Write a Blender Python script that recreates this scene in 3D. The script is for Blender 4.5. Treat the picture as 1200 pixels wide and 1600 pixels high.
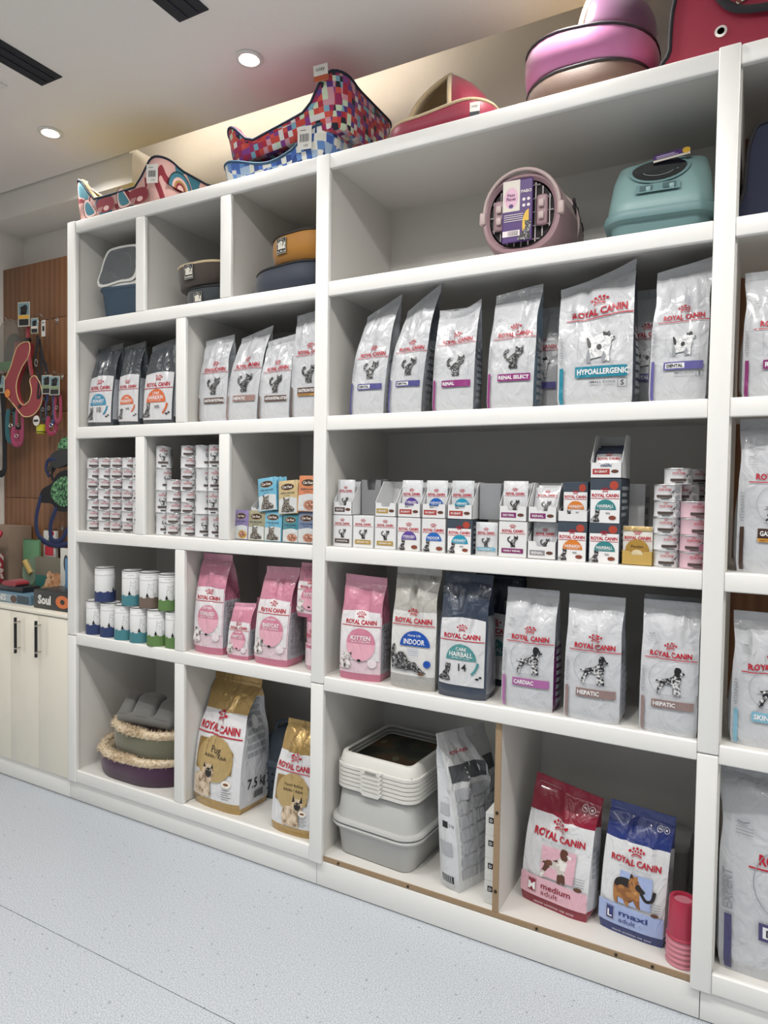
import bpy, bmesh, math, random
from mathutils import Vector, Matrix
sc = bpy.context.scene
COL = sc.collection
PI = math.pi
for o in list(bpy.data.objects):
    bpy.data.objects.remove(o)

# ------------------------------------------------------------------ camera
def R(a): return math.radians(a)
yaw, pit, rol = R(-28.62), R(-1.99), R(0.857)
fw = Vector((math.sin(yaw)*math.cos(pit), math.cos(yaw)*math.cos(pit), math.sin(pit)))
rt = Vector((math.cos(yaw), -math.sin(yaw), 0)); up = rt.cross(fw)
r2 = rt*math.cos(rol)+up*math.sin(rol); u2 = up*math.cos(rol)-rt*math.sin(rol)
cd = bpy.data.cameras.new('camera'); cam = bpy.data.objects.new('camera', cd); COL.objects.link(cam)
M = Matrix((r2, u2, -fw)).transposed().to_4x4(); M.translation = Vector((3.0285, -2.2321, 1.609))
cam.matrix_world = M
cd.sensor_fit = 'VERTICAL'; cd.sensor_height = 36; cd.sensor_width = 27
cd.lens = 1060/1600*36
cd.clip_start = .05
sc.camera = cam

# ------------------------------------------------------------------ world, exposure
sc.view_settings.view_transform = 'Standard'; sc.view_settings.look = 'None'
sc.view_settings.gamma = 1; sc.view_settings.use_curve_mapping = False
sc.view_settings.exposure = -0.06
w = bpy.data.worlds.new('world'); sc.world = w; w.use_nodes = True
w.node_tree.nodes['Background'].inputs[0].default_value = (.86, .92, 1, 1)
w.node_tree.nodes['Background'].inputs[1].default_value = .22

CEIL = 3.35
DOWN_X = (-.09, 1.17, 2.43, 3.69, 4.95)
DOWN_Y = (-.03, -1.3, -2.6, -3.9)
DOWN_POWER = (6., 13., 5., 3.)
def ceiling_area(x, y, sx, sy, power, col=(1, .975, .94)):
    l = bpy.data.lights.new('ceiling_panel_light', 'AREA'); l.shape = 'RECTANGLE'; l.size = sx; l.size_y = sy
    l.energy = power; l.color = col
    o = bpy.data.objects.new('ceiling_panel_light', l); COL.objects.link(o); o.location = (x, y, CEIL-.035)
    return o
PANELS = [(1.8, -1.1, 2.4, .12, 26), (4.2, -1.1, 1.2, .12, 12), (1.8, -2.9, 2.4, .12, 10), (4.6, -2.9, 1.2, .12, 6)]
for p in PANELS:
    ceiling_area(*p)

# ------------------------------------------------------------------ materials
def lin(c):
    if isinstance(c, str):
        c = c.lstrip('#'); c = [int(c[i:i+2], 16)/255 for i in (0, 2, 4)]
    return tuple(x/12.92 if x <= .04045 else ((x+.055)/1.055)**2.4 for x in c[:3])+(1,)
MATS = {}
def nmat(key):
    m = bpy.data.materials.new(key); m.use_nodes = True
    nt = m.node_tree; b = nt.nodes['Principled BSDF']
    MATS[key] = m
    return m, nt, b
def N(nt, t, **k):
    n = nt.nodes.new(t)
    for a, v in k.items():
        if a.startswith('i_'):
            n.inputs[a[2:].replace('_', ' ')].default_value = v
        else:
            setattr(n, a, v)
    return n
def coords(nt, scale=(1, 1, 1), space='Object'):
    tc = N(nt, 'ShaderNodeTexCoord'); mp = N(nt, 'ShaderNodeMapping'); mp.inputs['Scale'].default_value = scale
    nt.links.new(tc.outputs[space], mp.inputs[0]); return mp.outputs[0]
def bump(nt, b, src, strength, dist):
    n = N(nt, 'ShaderNodeBump'); n.inputs['Strength'].default_value = strength; n.inputs['Distance'].default_value = dist
    nt.links.new(src, n.inputs['Height']); nt.links.new(n.outputs[0], b.inputs['Normal'])
def ramp(nt, src, stops, interp='LINEAR'):
    n = N(nt, 'ShaderNodeValToRGB'); cr = n.color_ramp; cr.interpolation = interp
    while len(cr.elements) < len(stops): cr.elements.new(.5)
    for e, (p, c) in zip(cr.elements, stops): e.position = p; e.color = lin(c)
    nt.links.new(src, n.inputs[0]); return n.outputs[0]
def paint(hexc, rough=.5, metal=0, bs=0, bstr=.2, bdist=.002, var=0, coat=0, key=None, sheen=0, spec=.5):
    key = key or 'paint_%s_%s_%s_%s_%s' % (hexc, rough, metal, bs, sheen)
    if key in MATS: return MATS[key]
    m, nt, b = nmat(key)
    b.inputs['Base Color'].default_value = lin(hexc); b.inputs['Roughness'].default_value = rough
    b.inputs['Metallic'].default_value = metal; b.inputs['Coat Weight'].default_value = coat
    b.inputs['Sheen Weight'].default_value = sheen; b.inputs['Specular IOR Level'].default_value = spec
    co = coords(nt)
    n = N(nt, 'ShaderNodeTexNoise', i_Scale=bs or 40., i_Detail=3.)
    nt.links.new(co, n.inputs['Vector'])
    if var or not bs:
        v = var or .03
        c = lin(hexc)[:3]
        mx = N(nt, 'ShaderNodeMix', data_type='RGBA')
        mx.inputs[6].default_value = tuple(x*(1-v) for x in c)+(1,); mx.inputs[7].default_value = tuple(min(1, x*(1+v)) for x in c)+(1,)
        nt.links.new(n.outputs[0], mx.inputs[0]); nt.links.new(mx.outputs[2], b.inputs['Base Color'])
    if bs: bump(nt, b, n.outputs[0], bstr, bdist)
    return m
def film(hexc, rough=.3, amt=.55, metal=0.):
    """crinkled plastic film of a food bag"""
    key = 'film_%s_%s_%s' % (hexc, rough, metal)
    if key in MATS: return MATS[key]
    m, nt, b = nmat(key)
    b.inputs['Base Color'].default_value = lin(hexc); b.inputs['Roughness'].default_value = rough
    b.inputs['Coat Weight'].default_value = .6; b.inputs['Coat Roughness'].default_value = .07
    b.inputs['Metallic'].default_value = metal
    oi = N(nt, 'ShaderNodeTexCoord')
    mp = N(nt, 'ShaderNodeMapping'); mp.inputs['Scale'].default_value = (1.3, 1.3, .8); mp.inputs['Rotation'].default_value = (0, .5, 0)
    nt.links.new(oi.outputs['Object'], mp.inputs[0])
    n0 = N(nt, 'ShaderNodeTexNoise', noise_type='RIDGED_MULTIFRACTAL', i_Scale=7., i_Detail=2.); n0.inputs['Distortion'].default_value = .7
    nt.links.new(mp.outputs[0], n0.inputs['Vector'])
    n1 = N(nt, 'ShaderNodeTexNoise', i_Scale=16., i_Detail=2.); n1.inputs['Distortion'].default_value = 1.2
    nt.links.new(mp.outputs[0], n1.inputs['Vector'])
    a = N(nt, 'ShaderNodeMath', operation='MULTIPLY_ADD'); a.inputs[1].default_value = .45
    nt.links.new(n0.outputs[0], a.inputs[0]); nt.links.new(n1.outputs[0], a.inputs[2])
    bump(nt, b, a.outputs[0], amt, .016)
    return m
def speckle(key, stops, scale=160., dist=0):
    if key in MATS: return MATS[key]
    m, nt, b = nmat(key); co = coords(nt)
    n = N(nt, 'ShaderNodeTexNoise', i_Scale=scale, i_Detail=2.); n.inputs['Distortion'].default_value = dist
    nt.links.new(co, n.inputs['Vector'])
    nt.links.new(ramp(nt, n.outputs[0], stops, 'CONSTANT' if len(stops) < 4 else 'LINEAR'), b.inputs['Base Color'])
    b.inputs['Roughness'].default_value = .35
    return m
# named stock
WHITE = paint('#e8e8e5', .32, key='white_lacquer', var=.015)
PANEL = paint('#dbd9d4', .5, key='white_panel', var=.015)
MDF = paint('#9c8468', .85, bs=120, bstr=.3, key='raw_board', var=.15)
INK = paint('#1d1d1f', .4, key='ink')
GREYINK = paint('#8b8f94', .4, key='grey_ink')
REDINK = paint('#b3122b', .35, key='red_ink')
DOG = speckle('dog_print', [(0, '#26262a'), (.47, '#8c8c8e'), (.56, '#d0d0d0')], 120.)
CAT = speckle('cat_print', [(0, '#1c1c1e'), (.52, '#6a6a6c'), (.60, '#c0c0c0')], 140., 1.5)
CREAMFUR = speckle('terrier_print', [(0, '#a9abad'), (.36, '#c9cbcc'), (.5, '#e2e3e4')], 90.)
def wood():
    m, nt, b = nmat('walnut_board'); co = coords(nt, (3, 3, .25))
    n = N(nt, 'ShaderNodeTexNoise', i_Scale=4., i_Detail=6.); nt.links.new(co, n.inputs['Vector'])
    wv = N(nt, 'ShaderNodeTexWave', i_Scale=2.2, i_Distortion=3., i_Detail=3.); nt.links.new(co, wv.inputs['Vector'])
    mx = N(nt, 'ShaderNodeMath', operation='MULTIPLY_ADD'); mx.inputs[1].default_value = .35
    nt.links.new(wv.outputs[1], mx.inputs[0]); nt.links.new(n.outputs[0], mx.inputs[2])
    nt.links.new(ramp(nt, mx.outputs[0], [(.25, '#6a4630'), (.6, '#7d5539'), (.95, '#8d6445')]), b.inputs['Base Color'])
    b.inputs['Roughness'].default_value = .45
    return m
WOOD = wood()
def terrazzo():
    m, nt, b = nmat('speckled_vinyl'); co = coords(nt)
    n = N(nt, 'ShaderNodeTexNoise', i_Scale=230., i_Detail=2.); nt.links.new(co, n.inputs['Vector'])
    v = N(nt, 'ShaderNodeTexVoronoi', i_Scale=150.); nt.links.new(co, v.inputs['Vector'])
    c1 = ramp(nt, n.outputs[0], [(.30, '#8e959e'), (.5, '#aeb4bb'), (.7, '#c6cacf')])
    c2 = ramp(nt, v.outputs['Color'], [(0, '#7f868f'), (.06, '#ffffff')], 'CONSTANT')
    mx = N(nt, 'ShaderNodeMix', data_type='RGBA', blend_type='MULTIPLY'); mx.inputs[0].default_value = .45
    nt.links.new(c1, mx.inputs[6]); nt.links.new(c2, mx.inputs[7]); nt.links.new(mx.outputs[2], b.inputs['Base Color'])
    b.inputs['Roughness'].default_value = .42
    return m
FLOORM = terrazzo()
def mosaic(key, cols, cell, rough=.85, warp=0., space='Object'):
    """woven print: square cells of many colours"""
    if key in MATS: return MATS[key]
    m, nt, b = nmat(key); co = coords(nt, space=space)
    if warp:
        n = N(nt, 'ShaderNodeTexNoise', i_Scale=14.); nt.links.new(co, n.inputs['Vector'])
        ad = N(nt, 'ShaderNodeVectorMath', operation='MULTIPLY_ADD'); ad.inputs[1].default_value = (warp,)*3
        nt.links.new(n.outputs['Color'], ad.inputs[0]); nt.links.new(co, ad.inputs[2]); co = ad.outputs[0]
    s = N(nt, 'ShaderNodeVectorMath', operation='SNAP'); s.inputs[1].default_value = cell; nt.links.new(co, s.inputs[0])
    wn = N(nt, 'ShaderNodeTexWhiteNoise', noise_dimensions='3D'); nt.links.new(s.outputs[0], wn.inputs['Vector'])
    st = [(i/len(cols), c) for i, c in enumerate(cols)]
    nt.links.new(ramp(nt, wn.outputs['Value'], st, 'CONSTANT'), b.inputs['Base Color'])
    b.inputs['Roughness'].default_value = rough; b.inputs['Sheen Weight'].default_value = .2
    return m
def blotch(key, stops, scale, rough=.85, detail=0., distort=0.):
    if key in MATS: return MATS[key]
    m, nt, b = nmat(key); co = coords(nt)
    n = N(nt, 'ShaderNodeTexNoise', i_Scale=scale, i_Detail=detail); n.inputs['Distortion'].default_value = distort
    nt.links.new(co, n.inputs['Vector'])
    nt.links.new(ramp(nt, n.outputs[0], stops, 'CONSTANT'), b.inputs['Base Color'])
    b.inputs['Roughness'].default_value = rough
    return m
def clear(hexc, alpha, rough=.1, key=None):
    key = key or 'clear_%s_%s' % (hexc, alpha)
    if key in MATS: return MATS[key]
    m, nt, b = nmat(key); b.inputs['Base Color'].default_value = lin(hexc); b.inputs['Alpha'].default_value = alpha
    b.inputs['Roughness'].default_value = rough
    n = N(nt, 'ShaderNodeTexNoise', i_Scale=30.); nt.links.new(coords(nt), n.inputs['Vector']); bump(nt, b, n.outputs[0], .1, .002)
    return m
def glow(hexc, s, key):
    m, nt, b = nmat(key); b.inputs['Emission Color'].default_value = lin(hexc); b.inputs['Emission Strength'].default_value = s
    b.inputs['Base Color'].default_value = lin(hexc); return m

# ------------------------------------------------------------------ objects
def tag(o, label=None, cat=None, group=None, kind=None):
    if label: o['label'] = label
    if cat: o['category'] = cat
    if group: o['group'] = group
    if kind: o['kind'] = kind
    return o
def link(name, me, parent=None, loc=None, rot=None):
    o = bpy.data.objects.new(name, me); COL.objects.link(o)
    if parent is not None: o.parent = parent
    if loc is not None: o.location = loc
    if rot is not None: o.rotation_euler = rot
    return o
def thing(name, label, cat, loc=(0, 0, 0), rz=0, group=None):
    return tag(link(name, None, None, loc, (0, 0, rz)), label, cat, group)
def smooth_me(me, ang=40):
    if len(me.polygons):
        me.polygons.foreach_set('use_smooth', [True]*len(me.polygons))
        me.set_sharp_from_angle(angle=R(ang))
class MB:
    def __init__(s): s.v = []; s.f = []; s.m = []
    def add(s, vs, fs, mi=0):
        n = len(s.v); s.v += [tuple(p) for p in vs]; s.f += [tuple(i+n for i in f) for f in fs]
        s.m += (list(mi) if isinstance(mi, (list, tuple)) else [mi]*len(fs)); return s
    def bm(s, b, mi=0, mat=None):
        if mat is not None: bmesh.ops.transform(b, matrix=mat, verts=b.verts)
        b.verts.index_update(); s.add([v.co for v in b.verts], [[v.index for v in f.verts] for f in b.faces], mi); b.free(); return s
    def box(s, x0, x1, y0, y1, z0, z1, r=0, seg=2, mi=0, mat=None):
        b = bmesh.new(); bmesh.ops.create_cube(b, size=1)
        bmesh.ops.scale(b, vec=(x1-x0, y1-y0, z1-z0), verts=b.verts)
        bmesh.ops.translate(b, vec=((x0+x1)/2, (y0+y1)/2, (z0+z1)/2), verts=b.verts)
        if r: bmesh.ops.bevel(b, geom=list(b.edges), offset=r, segments=seg, affect='EDGES', profile=.5)
        return s.bm(b, mi, mat)
    def grid(s, rows, closed=True, mi=0, cap0=False, cap1=False):
        """rows: list of rings of points"""
        n = len(rows[0]); vs = [p for r_ in rows for p in r_]; fs = []
        for i in range(len(rows)-1):
            for j in range(n if closed else n-1):
                k = (j+1) % n; fs.append((i*n+j, i*n+k, (i+1)*n+k, (i+1)*n+j))
        if cap0: fs.append(tuple(range(n))[::-1])
        if cap1: fs.append(tuple((len(rows)-1)*n+j for j in range(n)))
        return s.add(vs, fs, mi)
    def lathe(s, prof, n=24, mi=0, c=(0, 0, 0), cap=True):
        rows = [[(c[0]+r_*math.cos(2*PI*j/n), c[1]+r_*math.sin(2*PI*j/n), c[2]+z) for j in range(n)] for r_, z in prof]
        return s.grid(rows, True, mi, cap, cap)
    def tube(s, pts, r, n=8, mi=0, closed=False, flat=1.):
        pts = [Vector(p) for p in pts]; rows = []; k = len(pts); prev = None
        for i, p in enumerate(pts):
            a = pts[(i-1) % k] if (closed or i > 0) else p; b = pts[(i+1) % k] if (closed or i < k-1) else p
            t = (b-a); t = t.normalized() if t.length > 1e-9 else Vector((0, 0, 1))
            if prev is None:
                x = t.orthogonal().normalized()
                if abs(t.y) < .9: x = (Vector((0, 1, 0))-t*t.y).normalized()
            else:
                x = (prev-t*prev.dot(t)).normalized()
            prev = x; y = t.cross(x)
            rr = r[i] if isinstance(r, (list, tuple)) else r
            rows.append([p+x*math.cos(2*PI*j/n)*rr*flat+y*math.sin(2*PI*j/n)*rr for j in range(n)])
        if closed: rows.append(rows[0])
        return s.grid(rows, True, mi, not closed, not closed)
    def prism(s, pts2, y0, y1, mi=0, axis='y'):
        """outline in x,z pushed along y"""
        n = len(pts2)
        f = (lambda p, y: (p[0], y, p[1])) if axis == 'y' else ((lambda p, y: (p[0], p[1], y)) if axis == 'z' else (lambda p, y: (y, p[0], p[1])))
        vs = [f(p, y0) for p in pts2]+[f(p, y1) for p in pts2]
        fs = [tuple(range(n)), tuple(range(2*n-1, n-1, -1))]+[(i, i+n, (i+1) % n+n, (i+1) % n) for i in range(n)]
        return s.add(vs, fs, mi)
    def mesh(s, name, mats, ang=40, fix=True):
        me = bpy.data.meshes.new(name); me.from_pydata(s.v, [], s.f)
        for m in (mats if isinstance(mats, (list, tuple)) else [mats]): me.materials.append(m)
        me.polygons.foreach_set('material_index', s.m)
        if fix:
            b = bmesh.new(); b.from_mesh(me); bmesh.ops.recalc_face_normals(b, faces=b.faces); b.to_mesh(me); b.free()
        smooth_me(me, ang); return me
    def build(s, name, mats, parent=None, loc=None, rot=None, ang=40, fix=True):
        return link(name, s.mesh(name, mats, ang, fix), parent, loc, rot)
def box(name, x0, x1, y0, y1, z0, z1, mat, parent=None, r=.003, seg=2):
    """a box whose origin is its own base centre"""
    c = ((x0+x1)/2, (y0+y1)/2, z0); 
    return MB().box(x0-c[0], x1-c[0], y0-c[1], y1-c[1], 0, z1-z0, r, seg).build(name, mat, parent, c)
def copy_tree(o, parent=None):
    c = o.copy(); COL.objects.link(c); c.parent = parent
    for ch in list(o.children): copy_tree(ch, c)
    return c
def sstep(a, b, x):
    t = min(1, max(0, (x-a)/(b-a))); return t*t*(3-2*t)
def spline(pts, n=6, closed=True):
    """Catmull-Rom through points of any dimension"""
    k = len(pts); out = []
    for i in range(k if closed else k-1):
        p = [pts[(i+d) % k] if closed else pts[min(max(i+d, 0), k-1)] for d in (-1, 0, 1, 2)]
        for j in range(n):
            t = j/n
            out.append(tuple(.5*((2*b)+(c-a)*t+(2*a-5*b+4*c-d)*t*t+(3*b-a-3*c+d)*t**3) for a, b, c, d in zip(*p)))
    if not closed: out.append(tuple(pts[-1]))
    return out

# ------------------------------------------------------------------ printed artwork laid on curved surfaces
TXT = {}
def text_mesh(s, bold=0.):
    k = (s, bold)
    if k not in TXT:
        cu = bpy.data.curves.new('lettering', 'FONT'); cu.body = s; cu.size = 1; cu.offset = bold; cu.resolution_u = 2
        ob = bpy.data.objects.new('lettering', cu); me = ob.to_mesh()
        vs = [tuple(v.co[:2]) for v in me.vertices]; fs = [tuple(p.vertices) for p in me.polygons]
        ob.to_mesh_clear(); bpy.data.objects.remove(ob); bpy.data.curves.remove(cu)
        x0 = min(v[0] for v in vs); x1 = max(v[0] for v in vs); y0 = min(v[1] for v in vs); y1 = max(v[1] for v in vs)
        TXT[k] = ([(v[0]-x0, v[1]-y0) for v in vs], fs, x1-x0, y1-y0)
    return TXT[k]
class Art:
    def __init__(s): s.parts = {}; s.cur = 'print'; s.layer = 0
    def part(s, n): s.cur = n; return s
    def _add(s, mat, vs, fs, split, lift=0):
        s.layer += 1
        s.parts.setdefault(s.cur, []).append((mat, vs, fs, s.layer+lift, split))
    def poly(s, mat, pts, split=True):
        s._add(mat, pts, [tuple(range(len(pts)))], split); return s
    def rect(s, mat, x0, x1, z0, z1, slope=0.):
        return s.poly(mat, [(x0, z0), (x1, z0+slope), (x1, z1+slope), (x0, z1)])
    def ell(s, mat, cx, cz, rx, rz, a0=0, a1=360, n=20):
        full = a1-a0 >= 360
        pts = [(cx+rx*math.cos(R(a0+(a1-a0)*i/n)), cz+rz*math.sin(R(a0+(a1-a0)*i/n))) for i in range(n if full else n+1)]
        return s.poly(mat, pts)
    def line(s, mat, pts, wd):
        vs = []; fs = []
        for i, p in enumerate(pts):
            a = pts[max(0, i-1)]; b = pts[min(len(pts)-1, i+1)]; dx, dy = b[0]-a[0], b[1]-a[1]; l = math.hypot(dx, dy) or 1
            vs += [(p[0]-dy/l*wd/2, p[1]+dx/l*wd/2), (p[0]+dy/l*wd/2, p[1]-dx/l*wd/2)]
            if i: fs.append((2*i-2, 2*i-1, 2*i+1, 2*i))
        s._add(mat, vs, fs, True); return s
    def arc(s, mat, cx, cz, rx, rz, a0, a1, wd, n=16):
        return s.line(mat, [(cx+rx*math.cos(R(a0+(a1-a0)*i/n)), cz+rz*math.sin(R(a0+(a1-a0)*i/n))) for i in range(n+1)], wd)
    def text(s, mat, t, cx, cz, width=None, height=None, bold=.015, rot=0, align='c', wave=None):
        vs, fs, tw, th = text_mesh(t, bold)
        if width and height: sx, sz = width/tw, height/th
        elif width: sx = sz = width/tw
        else: sx = sz = height/th
        ox = {'c': tw/2, 'l': 0, 'r': tw}[align]; ca, sa = math.cos(R(rot)), math.sin(R(rot)); out = []
        for x, y in vs:
            X, Zz = (x-ox)*sx, (y-th/2)*sz
            if wave: Zz += wave(X/(tw*sx))
            out.append((cx+X*ca-Zz*sa, cz+X*sa+Zz*ca))
        s.layer += 5; s._add(mat, out, fs, th*sz > .018, 3); s.layer -= 5; return s
    def shape(s, mat, pts, cx, cz, sc_, flip=False, sm=3):
        q = [((-p[0] if flip else p[0])*sc_+cx, p[1]*sc_+cz) for p in (spline(pts, sm) if sm else pts)]
        return s.poly(mat, q)
    def build(s, parent, S, step=.02, eps=.0011, de=.00022, names=None, mesh_only=False):
        """S(x,z) -> point, normal"""
        res = []
        for name, items in s.parts.items():
            mb = MB(); mats = []
            for mat, vs, fs, layer, split in items:
                if mat not in mats: mats.append(mat)
                mi = mats.index(mat)
                b = bmesh.new(); bv = [b.verts.new((x, z, 0)) for x, z in vs]
                for f in fs:
                    try: b.faces.new([bv[i] for i in f])
                    except ValueError: pass
                if split:
                    bmesh.ops.triangulate(b, faces=b.faces)
                    for it in range(5):
                        es = [e for e in b.edges if e.calc_length() > step]
                        if not es: break
                        bmesh.ops.subdivide_edges(b, edges=es, cuts=1)
                        bmesh.ops.triangulate(b, faces=[f for f in b.faces if len(f.verts) > 3])
                b.verts.index_update(); b.verts.ensure_lookup_table()
                vv = []
                for v in b.verts:
                    p, n = S(v.co.x, v.co.y); vv.append(p+n*(eps+de*layer))
                mb.add(vv, [[v.index for v in f.verts] for f in b.faces], mi); b.free()
            me = mb.mesh(name, mats, 60, fix=False)
            res.append(me if mesh_only else link(name, me, parent))
        return res
def flat_S(o, ux, uz):
    o, ux, uz = Vector(o), Vector(ux), Vector(uz); n = ux.cross(uz).normalized()
    return lambda x, z: (o+ux*x+uz*z, n)
def surf_S(F, e=.002):
    def S(x, z):
        p = Vector(F(x, z)); a = Vector(F(x+e, z))-Vector(F(x-e, z)); b = Vector(F(x, z+e))-Vector(F(x, z-e))
        n = a.cross(b); return p, (n.normalized() if n.length > 1e-12 else Vector((0, -1, 0)))
    return S

# ---- pieces of artwork (unit = width of the pack)
def art_logo(A, cx, cz, wd, line=True, wave=0., mat=None, linew=1.25, crown=True):
    m = mat or REDINK; A.part('logo')
    wv = (lambda t: wave*wd*math.sin(t*6.)) if wave else None
    A.text(m, 'ROYAL CANIN', cx, cz, width=wd, height=wd*.135, bold=.034, wave=wv)
    if crown:
        k = wd*.17; cc = cz+wd*.145
        for i in range(5):
            a = R(140-25*i); A.ell(m, cx+k*1.05*math.cos(a), cc+k*.95*math.sin(a)-.02*wd, .026*wd, .026*wd, n=8)
            if i < 4:
                a = R(128-25*i); A.ell(m, cx+k*.78*math.cos(a), cc+k*.62*math.sin(a)-.02*wd, .020*wd, .020*wd, n=8)
        A.arc(m, cx, cc-.06*wd, k*.75, k*.55, 35, 145, .022*wd, 8)
        A.arc(m, cx, cc-.085*wd, k*.72, k*.5, 40, 140, .01*wd, 8)
    if line:
        n = 14; A.line(m, [(cx+(i/n-.5)*wd*linew, cz-.115*wd+wave*wd*math.sin((i/n-.5)*6)) for i in range(n+1)], .020*wd)
SETTER = [(.06, .0), (.14, .0), (.17, .12), (.25, .26), (.33, .36), (.46, .35), (.57, .32), (.58, .0), (.68, .0), (.68, .28), (.74, .02), (.84, .0), (.79, .36), (.84, .55), (.83, .70), (.93, .74), (.94, .80), (.85, .86), (.79, .97), (.66, .98), (.61, .86), (.62, .74), (.53, .64), (.40, .57), (.26, .53), (.16, .50), (.0, .47), (.02, .42), (.15, .43), (.12, .30), (.05, .14)]
TERRIER = [(.10, .0), (.20, .0), (.21, .2), (.26, .34), (.40, .32), (.56, .30), (.57, .0), (.67, .0), (.68, .28), (.72, .02), (.81, .0), (.80, .32), (.86, .52), (.84, .66), (.95, .70), (.96, .78), (.84, .86), (.78, .99), (.68, .93), (.62, .97), (.60, .84), (.66, .72), (.56, .62), (.36, .60), (.22, .58), (.14, .76), (.07, .78), (.10, .60), (.14, .42), (.10, .22)]
CATS = [(.34, 0), (.46, 0), (.47, .15), (.54, .15), (.55, 0), (.72, 0), (.70, .08), (.68, .30), (.76, .50), (.90, .56), (.96, .68), (.95, .98), (.86, .86), (.74, .86), (.64, .98), (.60, .78), (.52, .72), (.42, .66), (.34, .58), (.28, .56), (.20, .62), (.28, .70), (.32, .82), (.22, .92), (.08, .86), (.02, .70), (.08, .56), (.20, .46), (.28, .40), (.30, .2)]
SITCAT = [(.1, .0), (.7, .0), (.74, .12), (.66, .3), (.68, .5), (.74, .62), (.74, .78), (.76, .97), (.66, .88), (.54, .88), (.42, .98), (.42, .80), (.44, .62), (.34, .48), (.2, .3), (.06, .14)]
def art_cat(A, x, z, s, m=None):
    m = m or CAT; q = (x, z, s)
    A.line(m, [(x+a*s, z+b*s) for a, b in spline([(.34, .34), (.17, .44), (.08, .60), (.13, .76), (.27, .80)], 4, False)], .12*s)
    A.shape(m, [(.30, 0), (.43, 0), (.46, .22), (.52, .22), (.54, 0), (.70, 0), (.66, .12), (.68, .40), (.78, .58), (.62, .70), (.46, .60), (.32, .50), (.26, .34), (.30, .16)], *q, sm=2)
    A.shape(m, [(.56, .70), (.58, .98), (.68, .87), (.78, .87), (.90, .98), (.92, .70), (.84, .58), (.74, .55), (.63, .60)], *q, sm=1)
    A.ell(INK, x+.69*s, z+.74*s, .03*s, .035*s, n=6).ell(INK, x+.82*s, z+.74*s, .03*s, .035*s, n=6)
def art_animal(A, kind, cx, cz, h, name='animal_picture'):
    A.part(name)
    if kind == 'cat':
        art_cat(A, cx-.5*h, cz, h)
        A.line(GREYINK, [(cx+.3*h, cz), (cx+.62*h, cz), (cx+.62*h, cz+.7*h)], .008*h+.0003)
    elif kind == 'setter':
        A.arc(GREYINK, cx-.1*h, cz+.55*h, .62*h, .62*h, 110, 250, .012*h)
        A.line(GREYINK, [(cx-.5*h, cz-.03*h), (cx+.55*h, cz-.03*h)], .012*h)
        A.shape(DOG, SETTER, cx-.5*h, cz, h, sm=2)
        A.shape(INK, [(.66, .98), (.80, .96), (.84, .86), (.80, .78), (.74, .66), (.66, .68), (.61, .84)], cx-.5*h, cz, h)
    elif kind == 'terrier':
        A.line(GREYINK, [(cx-.7*h, cz+.8*h), (cx-.7*h, cz-.02*h), (cx+.55*h, cz-.02*h)], .01*h)
        A.arc(GREYINK, cx, cz+.55*h, .66*h, .66*h, 190, 250, .01*h)
        A.shape(CREAMFUR, TERRIER, cx-.5*h, cz, h, sm=2)
        tl = [(p[0]*h+cx-.5*h, p[1]*h+cz) for p in spline(TERRIER, 2)]; A.line(GREYINK, tl+tl[:1], .014*h)
        A.shape(GREYINK, [(.10, .0), (.2, .0), (.2, .2), (.14, .42)], cx-.5*h, cz, h)
        A.shape(GREYINK, [(.57, .0), (.67, .0), (.66, .25), (.60, .3)], cx-.5*h, cz, h)
        A.shape(INK, [(.60, .84), (.60, .96), (.68, .92), (.78, .98), (.84, .86), (.80, .74), (.72, .82)], cx-.5*h, cz, h)
        A.ell(CREAMFUR, cx+.30*h, cz+.76*h, .07*h, .06*h, n=10); A.ell(INK, cx+.44*h, cz+.75*h, .025*h, .03*h, n=8)
        A.ell(INK, cx-.02*h, cz+.46*h, .08*h, .1*h, n=12); A.shape(INK, [(.07, .78), (.14, .76), (.22, .58), (.2, .44), (.12, .5)], cx-.5*h, cz, h)
    elif kind == 'sitcat':
        A.shape(CAT, SITCAT, cx-.4*h, cz, h)
# ------------------------------------------------------------------ the room
D = .54
Z1, Z2, Z3, Z4, Z5A, Z5B, TOP = 2.411, 1.890, 1.376, .859, .158, .126, 2.9
WALLM = paint('#e6e3dc', .8, bs=90, bstr=.05, key='wall_paint', var=.02)
CEILM = paint('#e9e6e2', .8, bs=60, bstr=.05, key='ceiling_paint', var=.02)
fl = tag(MB().box(-1.25, 6.6, -6, .6, -.06, -.003).build('floor', paint('#8d939b', .8)), kind='structure')
for i, (a, b) in enumerate(((-.6985, .6), (-2.7, -.7015), (-4.7, -2.703), (-6, -4.703))):
    MB().box(-1.25, 6.6, a, b, -.003, 0).build('vinyl_sheet', FLOORM, fl)
tag(MB().box(-1.3, -1.2, -6, .66, 0, 3.7).build('wall_left', WALLM), kind='structure')
tag(MB().box(6.5, 6.6, -6, .66, 0, 3.7).build('wall_right', WALLM), kind='structure')
tag(MB().box(-1.2, 6.5, .56, .66, 0, 3.7).build('wall_back', WALLM), kind='structure')
tag(MB().box(-1.3, 6.6, -6.1, .29, CEIL, CEIL+.05).box(-1.3, 6.6, -6.1, .66, 3.68, 3.72).build('ceiling', CEILM), kind='structure')
tag(MB().box(-1.2, .09, .30, .56, 3.195, CEIL+.04).box(.09, .112, .30, .56, 3.195, CEIL-.002).build('trim_1', WALLM), kind='structure')
tag(MB().box(.112, 6.5, .535, .56, 2.6, CEIL+.0).build('trim_2', WALLM), kind='structure')
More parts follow.
